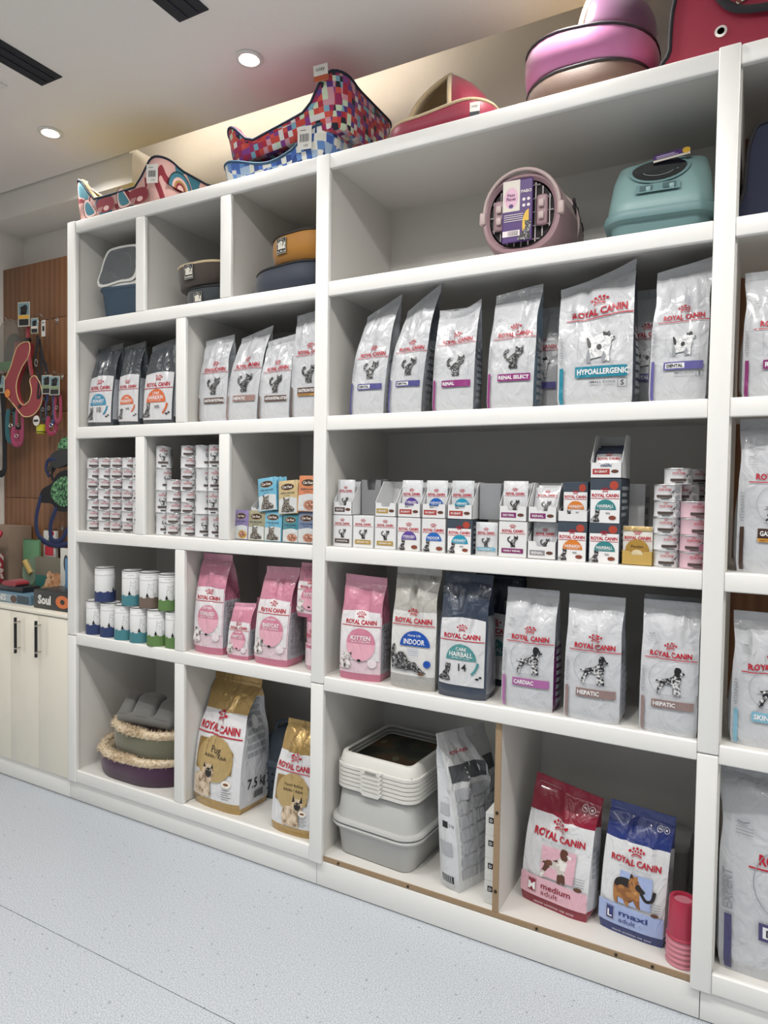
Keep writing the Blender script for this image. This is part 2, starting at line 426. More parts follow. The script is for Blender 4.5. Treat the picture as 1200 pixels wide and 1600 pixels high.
# air slots, hatch and downlights in the ceiling
SLOT = paint('#0c1420', .6, key='slot_black')
for k, (x0, x1, y0, y1, lb) in enumerate(((.238, .375, -1.7, -.302, 'long black ceiling air slot at the left edge of the picture'),
                                          (1.08, 1.226, -1.7, -.322, 'black ceiling air slot nearer the spotlight, cut by the top edge'))):
    t = thing('air_slot', lb, 'air vent', ((x0+x1)/2, (y0+y1)/2, CEIL), 0, 'black ceiling air slots')
    a, b = (x1-x0)/2, (y1-y0)/2
    MB().box(-a, a, -b, b, -.004, 0).build('grille', SLOT, t)
    for s in (-1, 1): MB().box(s*a*.36-.004, s*a*.36+.004, -b+.01, b-.01, -.007, -.004).build('blade', paint('#10182a', .6), t)
t = thing('ceiling_hatch', 'white square ceiling hatch just entering at the left edge', 'hatch', (-.16, -.66, CEIL))
MB().box(-.26, .26, -.29, .29, -.006, 0, .002).build('frame', WHITE, t)
MB().box(-.24, .24, -.27, .27, -.009, -.006, .002).build('panel', CEILM, t)
LAMP = glow('#fff6ea', 14, 'lamp_glow')
RING = paint('#d9d9d6', .3, key='downlight_ring')
n = 0
for iy, y in enumerate(DOWN_Y):
    for ix, x in enumerate(DOWN_X):
        lb = ('round spotlight in the ceiling above the leftmost bed' if (ix, iy) == (0, 0) else 'round spotlight in the ceiling above the mosaic-print bed' if (ix, iy) == (1, 0)
              else 'round ceiling spotlight outside the picture, over the shop floor')
        t = thing('downlight', lb, 'spotlight', (x, y, CEIL), 0, 'round ceiling spotlights')
        MB().lathe([(.038, 0), (.058, 0), (.060, -.004), (.054, -.009), (.042, -.008), (.038, -.002)], 28, cap=False).build('ring', RING, t)
        MB().lathe([(.001, -.006), (.032, -.005), (.034, -.001)], 20, cap=True).build('lens', LAMP, t)
        l = bpy.data.lights.new('downlight_beam', 'AREA'); l.shape = 'DISK'; l.size = .07; l.energy = DOWN_POWER[iy]; l.color = (1, .97, .93); l.spread = R(150)
        lo = link('downlight_beam', l, t, (0, 0, -.02))
# cove strip on the wall behind the beds
STRIP = glow('#fff0dc', 34, 'strip_glow')
tag(MB().box(.14, 1.7, .255, .275, CEIL+.05, CEIL+.062).build('led_strip', STRIP), 'warm light strip hidden on the ceiling lip behind the beds', 'light strip')

# ------------------------------------------------------------------ shelf units
def rail(u, x0, x1, zt, h=.057): return box('rail', x0, x1, 0, .022, zt-h, zt, WHITE, u, .0045, 3)
def post(u, x0, x1, z0, z1): return box('post', x0, x1, -.004, .022, z0, z1, WHITE, u, .0045, 3)
def divider(u, x0, zb, zt, w_=.058):
    d = box('divider', x0+.011, x0+w_-.011, .02, D-.004, zb, zt+.03, PANEL, u, 0)
    f = MB().box(-w_/2, w_/2, -.0, .022, 0, zt-zb, .0045, 3).build('edge_strip', WHITE, u, (x0+w_/2, 0, zb))
def board(u, x0, x1, zt, th=.03, name='shelf'): return box(name, x0, x1, .02, D-.004, zt-th, zt-.0005, PANEL, u, 0)
uA = thing('shelf_unit', 'tall white shelf unit on the left, with small cubbies', 'shelf unit', (0, 0, 0))
uB = thing('shelf_unit', 'wide white shelf unit in the middle, right of the cubbies', 'shelf unit', (0, 0, 0))
uC = thing('shelf_unit', 'white shelf unit cut by the right edge, with a brown back', 'shelf unit', (0, 0, 0))
# A
box('side_panel', .002, .045, .02, D, .1, TOP, PANEL, uA, 0); box('side_panel', 1.500, 1.518, .02, D, .1, TOP, PANEL, uA, 0)
box('back_panel', .045, 1.5, D-.006, D, .1, TOP, PANEL, uA, 0)
post(uA, 0, .059, .10, .845); post(uA, 0, .059, .848, TOP)
post(uA, 1.489, 1.548, .10, .826); post(uA, 1.489, 1.548, .829, TOP)
for z in (TOP, Z1, Z2, Z3, Z4): rail(uA, .059, 1.489, z)
rail(uA, .059, 1.489, .162, .062)
for z in (TOP, Z1, Z2, Z3, Z4, Z5A): board(uA, .045, 1.5, z)
for x, zb, zt in ((.479, Z1, TOP-.057), (.993, Z1, TOP-.057), (.736, Z2, Z1-.057), (.479, Z3, Z2-.057), (.993, Z3, Z2-.057), (.736, Z4, Z3-.057), (.736, .162, Z4-.057)):
    divider(uA, x, zb, zt)
box('plinth', .002, 1.517, .012, .03, 0.004, .10, WHITE, uA, .001)
# B
box('side_panel', 1.518, 1.536, .02, D, .1, TOP, PANEL, uB, 0); box('side_panel', 2.91, 2.928, .02, D, .1, TOP, PANEL, uB, 0)
box('back_panel', 1.536, 2.91, D-.006, D, .1, TOP, PANEL, uB, 0)
post(uB, 2.899, 2.957, .10, .826); post(uB, 2.899, 2.957, .829, TOP+.005)
for z in (TOP, Z1, Z2, Z3, Z4): rail(uB, 1.548, 2.899, z); board(uB, 1.536, 2.91, z)
board(uB, 1.536, 2.91, Z5B, .018)
b = box('raw_edge', 1.548, 2.899, .014, .0198, Z5B-.018, Z5B-.0005, MDF, uB, 0)
MB().box(-.011, .011, 0, D-.03, 0, Z4-.03-Z5B).build('divider', PANEL, uB, (2.2705, .02, Z5B))
MB().box(-.011, .011, 0, .004, 0, Z4-.057-Z5B).build('raw_edge', MDF, uB, (2.2705, .0155, Z5B))
HOLE = paint('#2b2119', .8)
for x, z in ((1.62, .117), (1.93, .117), (2.42, .117), (2.68, .117), (2.79, .117)):
    MB().lathe([(.0045, 0), (.0045, -.003)], 10).build('screw_hole', HOLE, uB, (x, .0135, z), (R(-90), 0, 0))
for z in (.2, .48): MB().lathe([(.006, 0), (.005, -.003)], 10).build('screw_hole', HOLE, uB, (2.2705, .0155, z), (R(-90), 0, 0))
box('plinth', 1.519, 2.926, .012, .03, 0.004, .105, WHITE, uB, .001)
# C
box('side_panel', 2.928, 2.962, .02, D, .1, TOP, PANEL, uC, 0); box('side_panel', 4.29, 4.308, .02, D, .1, TOP, PANEL, uC, 0)
box('back_panel', 2.962, 4.29, D-.006, D, .1, TOP, WOOD, uC, 0)
post(uC, 4.279, 4.338, .1, TOP)
for z in (TOP, Z1, Z2, Z3, Z4, .162): rail(uC, 2.957, 4.279, z, .062 if z < .2 else .057); board(uC, 2.962, 4.29, z-(.004 if z < .2 else 0))
box('plinth', 2.928, 4.30, .012, .03, 0.004, .10, WHITE, uC, .001)

# ------------------------------------------------------------------ base cabinet, worktop and wood panel on the left
GLOSS = paint('#e6e1d3', .07, key='gloss_cream', var=.01, coat=.5)
bc = thing('base_cabinet', 'glossy cream base cabinet with black bar handles, left of the shelves', 'cabinet', (0, 0, 0))
box('body', -1.19, -.003, .022, .40, .10, .925, PANEL, bc, 0)
box('plinth', -1.19, -.001, .012, .03, .004, .10, WHITE, bc, .001)
BLK = paint('#141416', .35, key='black_metal'); CHR = paint('#b9b6ae', .2, metal=1, key='chrome')
for x0, x1, hx in ((-1.185, -.714, None), (-.712, -.478, None), (-.476, -.241, -.395), (-.239, -.005, -.262+.04)):
    d = box('door', x0, x1, .002, .02, .105, .92, GLOSS, bc, .0015)
    if hx is not None:
        cx = (x0+x1)/2
        h = MB().tube([(hx-cx, -.036, .60), (hx-cx, -.036, .79)], .0075, 10).build('handle', BLK, d)
        for z in (.625, .765): MB().tube([(hx-cx, -.034, z), (hx-cx, -.009, z)], .004, 8).tube([(hx-cx, -.036, z-.004), (hx-cx, -.036, z+.004)], .0082, 10).build('standoff', CHR, h)
tag(box('worktop', -1.195, -.003, -.004, .41, .925, .945, GLOSS, None, .003), 'cream worktop on the base cabinet by the wood panel', 'worktop')
wp = thing('wood_panel', 'walnut display panel with hooks above the worktop', 'wall panel', (-.6, .42, .945))
for z0, z1 in ((.945, 1.515), (1.518, 2.04), (2.043, 2.60), (2.603, 2.955)):
    box('board', -.595, .597, 0, .02, z0-.945, z1-.945, WOOD, wp, .001)

# ------------------------------------------------------------------ bag builder
def make_bag(name, label, loc, w, h, d, bands, side=None, rz=0, seed=0, lean=(0, 0), tilt=0., sag=0., neck=.05, crk=1.35, art=None, side_art=None, left_art=None, group='dry food bags', p=2.9, topw=.02, twist=0., base=0.):
    rng = random.Random(seed*77+5)
    terms = [(rng.uniform(-9, 9), rng.uniform(4, 16), rng.uniform(0, 6.3), rng.uniform(.4, 1)) for _ in range(4)]
    fold = [(rng.uniform(-.25, .25), rng.uniform(.55, .85), rng.uniform(-.5, .5), rng.choice((-1, 1))*rng.uniform(.5, 1)) for _ in range(3)]
    def crink(u, v):
        s = sum(m*math.sin(a*u+b*v+q) for a, b, q, m in terms)*.5
        for fu, fv, sl, m in fold:
            dd = abs((u-fu)-(v-fv)*sl)/.07
            s += m*2.4*max(0, 1-dd)*math.exp(-((v-fv)/.16)**2)
        return s
    def dep(v):
        t = min(v/.93, 1); return d/2*max(0, 1-t**p)**.8*(.90+.10*sstep(0, .08, v))+.0025
    def wid(v): return w*(1-neck*math.exp(-((v-.74)/.11)**2)+topw*sstep(.8, 1, v)-.03*(1-sstep(0, .06, v)))
    def fin(x, y, v):
        k = max(v, 0)**1.7; u = x/w
        z = h*v+(tilt*u+sag*(1-4*u*u))*h*sstep(.5, 1, v)
        y += twist*u*sstep(.5, 1, v)
        return (x+lean[0]*h*k, y+lean[1]*h*k, z)
    amp = lambda v: crk*w/.2*(.0016+.0050*sstep(.35, .85, v))*(1-.6*sstep(.93, .97, v))
    def FU(u, v):
        k = min(1, 2*abs(u)); return fin(u*wid(v), -dep(v)*(1-.2*k**3)-crink(u, v)*amp(v)*(1-k**4), v)
    def BU(u, v):
        k = 2*abs(u); return fin(u*wid(v), dep(v)*(1-.2*k**3), v)
    def SU(sg, s, v):
        f = -dep(v)*.8; y = f*(1-s)+(-f)*s
        g = dep(v)*.8*sstep(.5, .93, v)-.010*w/.2*(1-sstep(.3, .6, v))*sstep(0, .1, v)
        return fin(sg*(wid(v)/2-g*math.sin(PI*s)), y+crink(s*.5+2, v)*amp(v)*.3, v)
    F = lambda X, Zz: FU(max(-.5, min(.5, X/w)), Zz/h)
    th = sorted({b_[0] for b_ in bands} | {b_[0] for b_ in (side or [])})
    vs = sorted(set([i/44 for i in range(45)]+[t+e for t in th for e in (-.002, .002) if 0 < t < 1]+[.935, .945]))
    def bandmat(bs, v):
        m = bs[0][1]
        for t, c in bs:
            if v >= t: m = c
        return m
    mats = []
    def mi(m):
        if m not in mats: mats.append(m)
        return mats.index(m)
    NU, NS, NB = 24, 6, 8
    rows = []; 
    for v in vs:
        r_ = [FU(-.5+i/NU, v) for i in range(NU)]+[SU(1, i/NS, v) for i in range(NS)]+[BU(.5-i/NB, v) for i in range(NB)]+[SU(-1, 1-i/NS, v) for i in range(NS)]
        rows.append(r_)
    n = len(rows[0]); mb = MB(); V = [q for r_ in rows for q in r_]; Fc = []; Mi = []
    for i in range(len(rows)-1):
        vm = (vs[i]+vs[i+1])/2
        a = mi(bandmat(bands, vm)); b_ = mi(bandmat(side or bands, vm))
        for j in range(n):
            k = (j+1) % n; Fc.append((i*n+j, i*n+k, (i+1)*n+k, (i+1)*n+j))
            Mi.append(a if j < NU or (NU+NS <= j < NU+NS+NB) else b_)
    Fc.append(tuple(range(n))[::-1]); Mi.append(mi(bands[0][1])); Fc.append(tuple((len(rows)-1)*n+j for j in range(n))); Mi.append(mi(bands[-1][1]))
    mb.add(V, Fc, Mi)
    t = thing(name, label, 'food bag', loc, rz, group)
    bd = mb.build('bag_body', mats, t, ang=48)
    st = w*.06
    if art: art.build(t, surf_S(F), step=st, eps=.0014+.003*w, de=.00016)
    if side_art: side_art.build(t, surf_S(lambda X, Zz: SU(1, max(0, min(1, X/d+.5)), Zz/h)), step=st)
    if left_art: left_art.build(t, surf_S(lambda X, Zz: SU(-1, max(0, min(1, .5-X/d)), Zz/h)), step=st)
    return t
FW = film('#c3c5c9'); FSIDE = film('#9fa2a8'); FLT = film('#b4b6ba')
def zip_lines(A, w, h, mat=None):
    A.part('zip_seal').line(mat or film('#b4b6b8'), [(-.46*w, .935*h), (.46*w, .935*h)], .006*w)
    A.line(mat or film('#b4b6b8'), [(-.46*w, .955*h), (.46*w, .955*h)], .003*w)
def vet_art(w, h, animal, col, txt, stripe=True, sub=None, sub_s=None, wt='2 kg', boxed=False, logo_z=.615, two=None, an_h=.47, expert=None, band_z=.255, logo_w=.72, wave=.012, txt_col=None, bandh=.13, cx=.06):
    A = Art(); W_ = film('#e6e7e8'); C = film(col); zip_lines(A, w, h)
    T = film(txt_col or '#e9e9ea')
    art_logo(A, cx*w, logo_z*h, logo_w*w, wave=wave)
    art_animal(A, animal, (cx+.02)*w, (band_z+.075)*h, an_h*w)
    A.part('name_band'); x0, x1 = (-.30+cx)*w, (.43)*w; zb = band_z*h; bh = bandh*w*(1.15 if animal != 'cat' else 1.15)
    A.rect(C, x0, x1, zb-bh/2, zb+bh/2)
    if boxed:
        A.rect(W_, x0+.03*w, x0+.36*w, zb-bh*.32, zb+bh*.32); A.text(INK, txt, x0+.195*w, zb, width=.28*w, height=bh*.40, bold=.03)
    else:
        A.text(T, txt, x0+.03*w, zb, width=min(.66*w, .047*w*len(txt)+.05*w), height=bh*.52, align='l', bold=.03)
    if two:
        A.rect(film(two[0]), x0, x1, zb-bh/2-.055*w, zb-bh/2); A.text(INK, two[1], x0+.03*w, zb-bh/2-.028*w, height=.026*w, align='l', bold=0)
    if sub: A.part('small_print'); A.text(INK, sub, .12*w, zb-bh*.95, width=.34*w, height=.032*w, bold=.005)
    if sub_s:
        z = zb-bh*1.05; A.part('size_mark').line(INK, [(.32*w, z-.06*w), (.43*w, z-.06*w), (.43*w, z+.05*w), (.32*w, z+.05*w), (.32*w, z-.06*w)], .006*w)
        A.text(INK, sub_s, .375*w, z-.005*w, height=.07*w)
    A.part('weight_mark').text(GREYINK, wt, .34*w, .875*h, width=.12*w, bold=0)
    A.part('vet_mark'); A.line(GREYINK, [(-.38*w, .75*h), (-.33*w, .745*h), (-.28*w, .755*h)], .012*w)
    for i in range(3): A.line(GREYINK, [(-.39*w, (.725-.015*i)*h), (-.25*w, (.725-.015*i)*h)], .005*w)
    if stripe:
        A.part('edge_stripe').rect(C, -.455*w, -.40*w, .02*h, (band_z+.04)*h)
        A.part('edge_text').text(GREYINK, expert or 'VETERINARY', -.43*w, (band_z+.17)*h, width=.2*h, rot=90, height=(.075 if expert else .05)*w, bold=.01)
    return A
def side_text(w, h, d, col='#8a8e94', z0=.08, z1=.6, rowsn=9, seed=1):
    """grey blocks of small print on the side gusset"""
    A = Art(); A.part('side_print'); m = film(col); rng = random.Random(seed)
    for i in range(rowsn):
        z = (z0+(z1-z0)*i/rowsn)*h
        A.rect(m, -.36*d, (.1+.26*rng.random())*d, z, z+(z1-z0)/rowsn*h*.62)
    return A
def cat_bag(label, x0, x1, zt, z, y, animal, col, txt, seed, d=.10, **k):
    """bag from its front edges x0..x1 and height zt-z"""
    kk = {a: k.pop(a) for a in list(k) if a in ('stripe', 'sub', 'sub_s', 'wt', 'boxed', 'logo_z', 'two', 'an_h', 'expert', 'band_z', 'logo_w', 'wave', 'bandh', 'cx')}
    w, h = x1-x0, zt-z
    A = vet_art(w, h, animal, col, txt, **kk)
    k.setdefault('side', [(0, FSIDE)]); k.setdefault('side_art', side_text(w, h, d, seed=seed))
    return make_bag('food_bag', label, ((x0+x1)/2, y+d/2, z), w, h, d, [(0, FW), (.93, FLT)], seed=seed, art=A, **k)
# ------------------------------------------------------------------ second row: bags
NAVYS = film('#2a3345'); CHAR = film('#3d4349')
def dark_bag(label, x0, x1, zt, z, y, col, lines, seed, d=.1, dark=None, panel=(.07, .63), animal='sitcat', side=None, days=None, big=False, **k):
    """dark bag with a white front panel and a round badge"""
    w, h = x1-x0, zt-z; A = Art(); dk = dark or CHAR; C = film(col); Wf = film('#d2d3d6')
    zip_lines(A, w, h, film('#6b7278'))
    A.part('weight_mark').text(film('#aeb3b8'), '2 kg', .32*w, .9*h, width=.12*w, bold=0)
    A.part('front_panel'); n = 12; a, b = panel
    A.poly(Wf, [(-.46*w, a*h), (.46*w, (a-.01)*h)]+[((.46-.92*i/n)*w, (b-.02+.02*math.sin(PI*i/n))*h) for i in range(n+1)])
    art_logo(A, .0, (b-.15)*h, .74*w, wave=0., linew=1.22)
    badge(A, 0 if big else -.02*w, (a+.20)*h, .31*w, C, lines)
    if days: A.part('small_print').text(INK, days, .04*w, (a+.145)*h, width=.16*w, bold=.01); A.arc(C, 0, (a+.20)*h, .34*w, .34*w, -50, -5, .05*w, 6)
    A.part('animal_picture').shape(CAT, SITCAT, -.46*w, (a+.03)*h, .34*w)
    A.ell(INK, .33*w, (a+.06)*h, .04*w, .02*w, n=8); A.ell(INK, .39*w, (a+.075)*h, .03*w, .02*w, n=8)
    return make_bag('food_bag', label, ((x0+x1)/2, y+d/2, z), w, h, d, [(0, dk)], side or [(0, dk), (.1, FSIDE), (.58, dk)], seed=seed, art=A, **k)
def badge(A, cx, cz, r, C, lines):
    A.part('name_badge').ell(C, cx, cz, r, r, 0, 180, 14)
    Wt = film('#f0f0f0')
    if len(lines) > 1: A.text(Wt, lines[1], cx, cz+.68*r, width=.7*r, bold=.005)
    A.text(Wt, lines[0], cx, cz+.36*r, width=1.55*r, height=.30*r, bold=.012)
    A.text(Wt, 'adult cats over one year', cx, cz+.12*r, width=1.2*r, bold=0)
dark_bag('dark grey food bag with blue round badge, leftmost in the second row', .062, .243, 2.30, Z2, .06, '#1f86ab', ['URINARY', 'CARE'], 1, lean=(.04, .02), tilt=.05, days='10')
dark_bag('narrow dark grey bag with orange badge, squeezed between two others', .268, .415, 2.295, Z2, .075, '#d2622c', ['HAIR&SKIN', 'CARE'], 2, d=.09, neck=.10, tilt=.05, days='90%')
dark_bag('dark grey bag with orange badge beside the cubby divider', .455, .655, 2.285, Z2, .06, '#d2622c', ['HAIR&SKIN', 'CARE'], 3, lean=(.05, 0), tilt=.08, sag=.01, days='90%')
for i, (x, zt) in enumerate(((.36, 2.26), (.56, 2.25))):
    dark_bag(['dark bag standing in the shade behind the narrow orange-badge bag', 'dark bag in the shade behind the right orange-badge bag'][i], x-.09, x+.09, zt, Z2, .20, '#d2622c', ['HAIR&SKIN'], 40+i, d=.09)
cat_bag('white cat food bag with dark brown band, leftmost of four in its cubby', .80, .965, 2.277, Z2, .07, 'cat', '#5a4238', 'GASTROINTESTINAL', 11, neck=.09, tilt=.04, logo_w=.72, lean=(.02, 0))
cat_bag('white bag with pale brown band leaning right, second of four', .965, 1.135, 2.285, Z2, .07, 'cat', '#957670', 'HEPATIC', 12, lean=(.12, .02), tilt=.10, neck=.03)
cat_bag('pinched white cat food bag with brown band, third of four', 1.15, 1.31, 2.245, Z2, .065, 'cat', '#5a4238', 'GASTROINTESTINAL KITTEN', 13, lean=(.05, 0), neck=.08, tilt=.07, logo_w=.72)
cat_bag('taller white bag with brown and gold bands against the middle post', 1.325, 1.49, 2.335, Z2, .06, 'cat', '#5a4238', 'GASTROINTESTINAL', 14, two=('#b88b4a', 'MODERATE CALORIE'), neck=.06, tilt=.04)
# B, second row
cat_bag('white bag with violet band, leftmost beside the middle post', 1.615, 1.765, 2.325, Z2, .055, 'cat', '#4b4a86', 'DENTAL', 21, boxed=True, lean=(.10, .02), tilt=.16, wt='1.5 kg', logo_z=.545, neck=.05, d=.12)
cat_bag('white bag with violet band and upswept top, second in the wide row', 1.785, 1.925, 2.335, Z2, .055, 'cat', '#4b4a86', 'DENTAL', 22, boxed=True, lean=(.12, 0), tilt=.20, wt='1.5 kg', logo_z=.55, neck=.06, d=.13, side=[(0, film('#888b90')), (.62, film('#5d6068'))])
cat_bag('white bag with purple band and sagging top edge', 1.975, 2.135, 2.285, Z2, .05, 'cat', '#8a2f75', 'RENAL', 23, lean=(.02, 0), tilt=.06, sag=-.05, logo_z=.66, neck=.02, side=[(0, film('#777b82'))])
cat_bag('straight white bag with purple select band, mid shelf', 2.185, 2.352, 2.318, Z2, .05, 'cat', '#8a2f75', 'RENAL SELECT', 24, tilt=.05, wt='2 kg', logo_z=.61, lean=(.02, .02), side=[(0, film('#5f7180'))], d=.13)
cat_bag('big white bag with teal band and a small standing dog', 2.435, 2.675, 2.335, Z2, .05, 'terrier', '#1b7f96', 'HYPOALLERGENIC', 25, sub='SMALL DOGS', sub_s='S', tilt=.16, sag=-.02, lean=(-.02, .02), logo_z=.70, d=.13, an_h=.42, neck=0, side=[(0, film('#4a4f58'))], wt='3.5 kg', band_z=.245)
cat_bag('white bag with violet band and small dog, beside the right post', 2.725, 2.888, 2.322, Z2, .05, 'terrier', '#5e5a97', 'DENTAL', 26, boxed=True, sub='SMALL DOGS', sub_s='S', tilt=.07, lean=(.03, .0), logo_z=.605, wt='1.5 kg', neck=.07, an_h=.44)
for i, (x0, x1, zt, lb) in enumerate(((2.60, 2.77, 2.30, 'grey-shaded bag standing behind the big teal-band bag'), (2.24, 2.40, 2.28, 'shaded bag standing behind the purple select bag'))):
    cat_bag(lb, x0, x1, zt, Z2, .21, 'terrier', '#5e5a97', 'DENTAL', 50+i)
cat_bag('white bag with magenta band cut by the right edge, second row', 2.985, 3.165, 2.275, Z2, .06, 'terrier', '#862d6d', 'RENAL', 27, logo_z=.57, neck=.06, wt='1.5 kg', cx=.1)
# C, third row
cat_bag('white bag with dark brown band and gold strip at the right edge', 2.985, 3.18, 1.835, Z3, .05, 'setter', '#3f2a20', 'GASTROINTESTINAL', 28, two=('#c9903c', 'HIGH FIBRE'), logo_z=.62, cx=.08, an_h=.48, logo_w=.7)
# ------------------------------------------------------------------ fourth row: bags
def retail_bag(label, x0, x1, zt, z, y, kind, seed, d=.1, **k):
    w, h = x1-x0, zt-z; A = Art(); Wt = film('#f0f0f0')
    if kind == 'pink':
        P1, P2 = film('#c97f96'), film('#dcb6c0'); txt = k.pop('txt'); bands = [(0, film('#c06f88')), (.075, film('#d9c3ca')), (.62, film('#c78298')), (.88, film('#d99ab0'))]
        zip_lines(A, w, h, film('#c98aa0'))
        A.part('front_panel').poly(film('#dfdbde'), [(-.47*w, .2*h), (.47*w, .2*h), (.47*w, .66*h), (0, .675*h), (-.47*w, .66*h)])
        art_logo(A, .02*w, .565*h, .74*w, linew=1.25)
        A.part('name_badge').ell(film('#e3a9b9'), .04*w, .34*h, .34*w, .34*w).ell(P1, .04*w, .36*h, .34*w, .34*w, 0, 180, 14)
        A.text(Wt, txt[0], .04*w, .36*h+.13*w, width=.46*w, height=.095*w)
        if len(txt) > 1: A.text(Wt, txt[1], .04*w, .36*h+.27*w, width=.26*w)
        A.text(Wt, 'up to 12 months', .04*w, .36*h+.045*w, width=.44*w, bold=0)
        A.part('animal_picture').shape(speckle('kitten_print', [(0, '#2f2c2e'), (.36, '#bdb4b2'), (.5, '#e8e4e2')], 60.), [(-.05, 0), (.45, 0), (.5, .2), (.42, .38), (.52, .5), (.56, .72), (.44, .66), (.3, .68), (.16, .76), (.16, .52), (.06, .4), (-.02, .3)], -.44*w, .12*h, .5*w)
        A.ell(film('#e6dadd'), .32*w, .18*h, .10*w, .10*w, n=14).ell(INK, .02*w, .2*h, .05*w, .03*w, n=8)
        A.part('weight_mark').text(Wt, '2 kg', .36*w, .9*h, width=.1*w, bold=0)
        k.setdefault('side', [(0, film('#c06f88')), (.08, film('#a3a4ab')), (.55, film('#b06a80'))])
    elif kind == 'indoor':
        bands = [(0, film('#a7a5a1')), (.12, film('#d8d8d6')), (.64, film('#aeaca6')), (.93, film('#b9b7b1'))]
        zip_lines(A, w, h); art_logo(A, 0, .565*h, .82*w, linew=1.15)
        C = film('#1b4fa8'); A.part('name_badge').ell(C, .06*w, .36*h, .33*w, .33*w*.95, 0, 180, 16)
        A.text(Wt, 'INDOOR', .05*w, .36*h+.09*w, width=.46*w, height=.11*w).text(Wt, 'Home Life', .05*w, .36*h+.22*w, width=.28*w, bold=0)
        for i in range(4): A.line(film('#7d8fb5'), [(-.1*w, (.335-.016*i)*h), (.16*w, (.335-.016*i)*h)], .008*w)
        A.ell(C, .34*w, .225*h, .075*w, .075*w, n=14).text(C, '27', .34*w, .225*h, width=.05*w)
        A.part('animal_picture').shape(CAT, [(0, .42), (.03, .6), (.1, .66), (.12, .58), (.08, .5), (.1, .4), (.24, .48), (.36, .46), (.5, .28), (.66, .26), (.74, .16), (.9, .04), (.92, .0), (.7, .03), (.56, .06), (.4, .04), (.2, .05), (.04, .06), (.02, .2)], -.47*w, .145*h, .85*w)
        A.ell(paint('#6d4a32', .6), .22*w, .14*h, .07*w, .03*w, n=8)
        A.part('weight_mark').text(INK, '2 kg', .34*w, .905*h, width=.15*w, bold=0)
        k.setdefault('side', [(0, film('#97958f'))])
    return make_bag('food_bag', label, ((x0+x1)/2, y+d/2, z), w, h, d, bands, seed=seed, art=A, side_art=side_text(w, h, d, '#8f8d92', .12, .55, 7, seed), **k)
retail_bag('tall pink food bag with silver middle, left in the pink cubby', .815, .985, 1.30, Z4, .03, 'pink', 31, txt=['STERILISED', 'KITTEN'], neck=.02, d=.15, lean=(-.02, .02))
retail_bag('small pink kitten food bag between two tall pink bags', 1.018, 1.135, 1.10, Z4, .03, 'pink', 32, txt=['BABYCAT', 'MOTHER'], tilt=.03, d=.08, lean=(.06, 0))
retail_bag('tall pink bag with weight on its side, third in the pink cubby', 1.172, 1.345, 1.268, Z4, .02, 'pink', 33, txt=['BABYCAT', 'MOTHER &'], neck=.04, d=.14, tilt=.01, lean=(.03, .03))
retail_bag('pink kitten bag standing on a pink tin by the middle post', 1.375, 1.505, 1.295, 1.075, .05, 'pink', 34, txt=['KITTEN'], d=.08, neck=.03)
retail_bag('small pink bag in shade behind the small kitten bag', 1.05, 1.16, 1.105, Z4, .16, 'pink', 39, txt=['BABYCAT'], d=.08)
retail_bag('pink kitten bag, leftmost of the six beside the middle post', 1.60, 1.775, 1.262, Z4, .025, 'pink', 35, txt=['KITTEN'], d=.13, tilt=-.02, rz=R(6))
retail_bag('silver grey bag with blue half-round badge and stretching cat', 1.83, 2.01, 1.315, Z4, .025, 'indoor', 36, d=.13, neck=.05, rz=R(3))
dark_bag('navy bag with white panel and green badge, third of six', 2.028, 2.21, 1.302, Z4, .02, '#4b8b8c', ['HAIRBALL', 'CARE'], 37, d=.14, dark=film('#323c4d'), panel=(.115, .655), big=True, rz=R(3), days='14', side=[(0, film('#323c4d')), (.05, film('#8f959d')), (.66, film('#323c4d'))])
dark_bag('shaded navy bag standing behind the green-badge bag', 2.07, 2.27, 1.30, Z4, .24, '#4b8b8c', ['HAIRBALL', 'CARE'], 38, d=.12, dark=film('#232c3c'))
cat_bag('white dog food bag with mauve band and purple side', 2.272, 2.452, 1.268, Z4, .02, 'setter', '#a5629b', 'CARDIAC', 41, logo_z=.60, d=.13, side=[(0, film('#5d1f55')), (.55, film('#8c8f95'))], tilt=.0, neck=.02, wave=0, an_h=.52, cx=.04, band_z=.235)
cat_bag('white dog food bag with grey-brown band, fifth of six', 2.49, 2.668, 1.264, Z4, .015, 'setter', '#8c7672', 'HEPATIC', 42, logo_z=.605, d=.13, tilt=.0, neck=.03, wave=0, an_h=.52, cx=.04, wt='1.5 kg', band_z=.235)
cat_bag('white dog food bag with grey-brown band, against the right post', 2.728, 2.895, 1.268, Z4, .015, 'setter', '#8c7672', 'HEPATIC', 43, logo_z=.605, d=.13, neck=.02, wave=0, an_h=.52, cx=.02, wt='1.5 kg', band_z=.235)
cat_bag('grey-shaded bag behind the rightmost grey-brown band bag', 2.71, 2.88, 1.262, Z4, .18, 'setter', '#8c7672', 'HEPATIC', 44, d=.1)
cat_bag('white bag with blue lettering cut by the right edge, fourth row', 2.985, 3.18, 1.255, Z4, .04, 'setter', '#7fb4c9', 'SKIN CARE', 45, logo_z=.60, wave=0, an_h=.5, cx=.08, band_z=.235)
pt = thing('pink_tin', 'tall pink tin under the upper kitten bag', 'tin', (1.455, .10, Z4), 0)
MB().lathe([(.048, 0), (.05, .004), (.05, .205), (.048, .21)], 28).build('tin_body', film('#d3a3b3'), pt)
MB().lathe([(.051, .2), (.0525, .203), (.0525, .215), (.049, .2165)], 28).build('lid', film('#c06f88'), pt)
A = Art(); art_logo(A, 0, .145, .075, linew=1.0); A.part('front_print').rect(film('#e3cfd6'), -.045, .045, .02, .11).rect(film('#c06f88'), -.04, .04, .09, .105)
A.build(pt, surf_S(lambda x, z: (.05*math.sin(x/.05), -.05*math.cos(x/.05), z)))
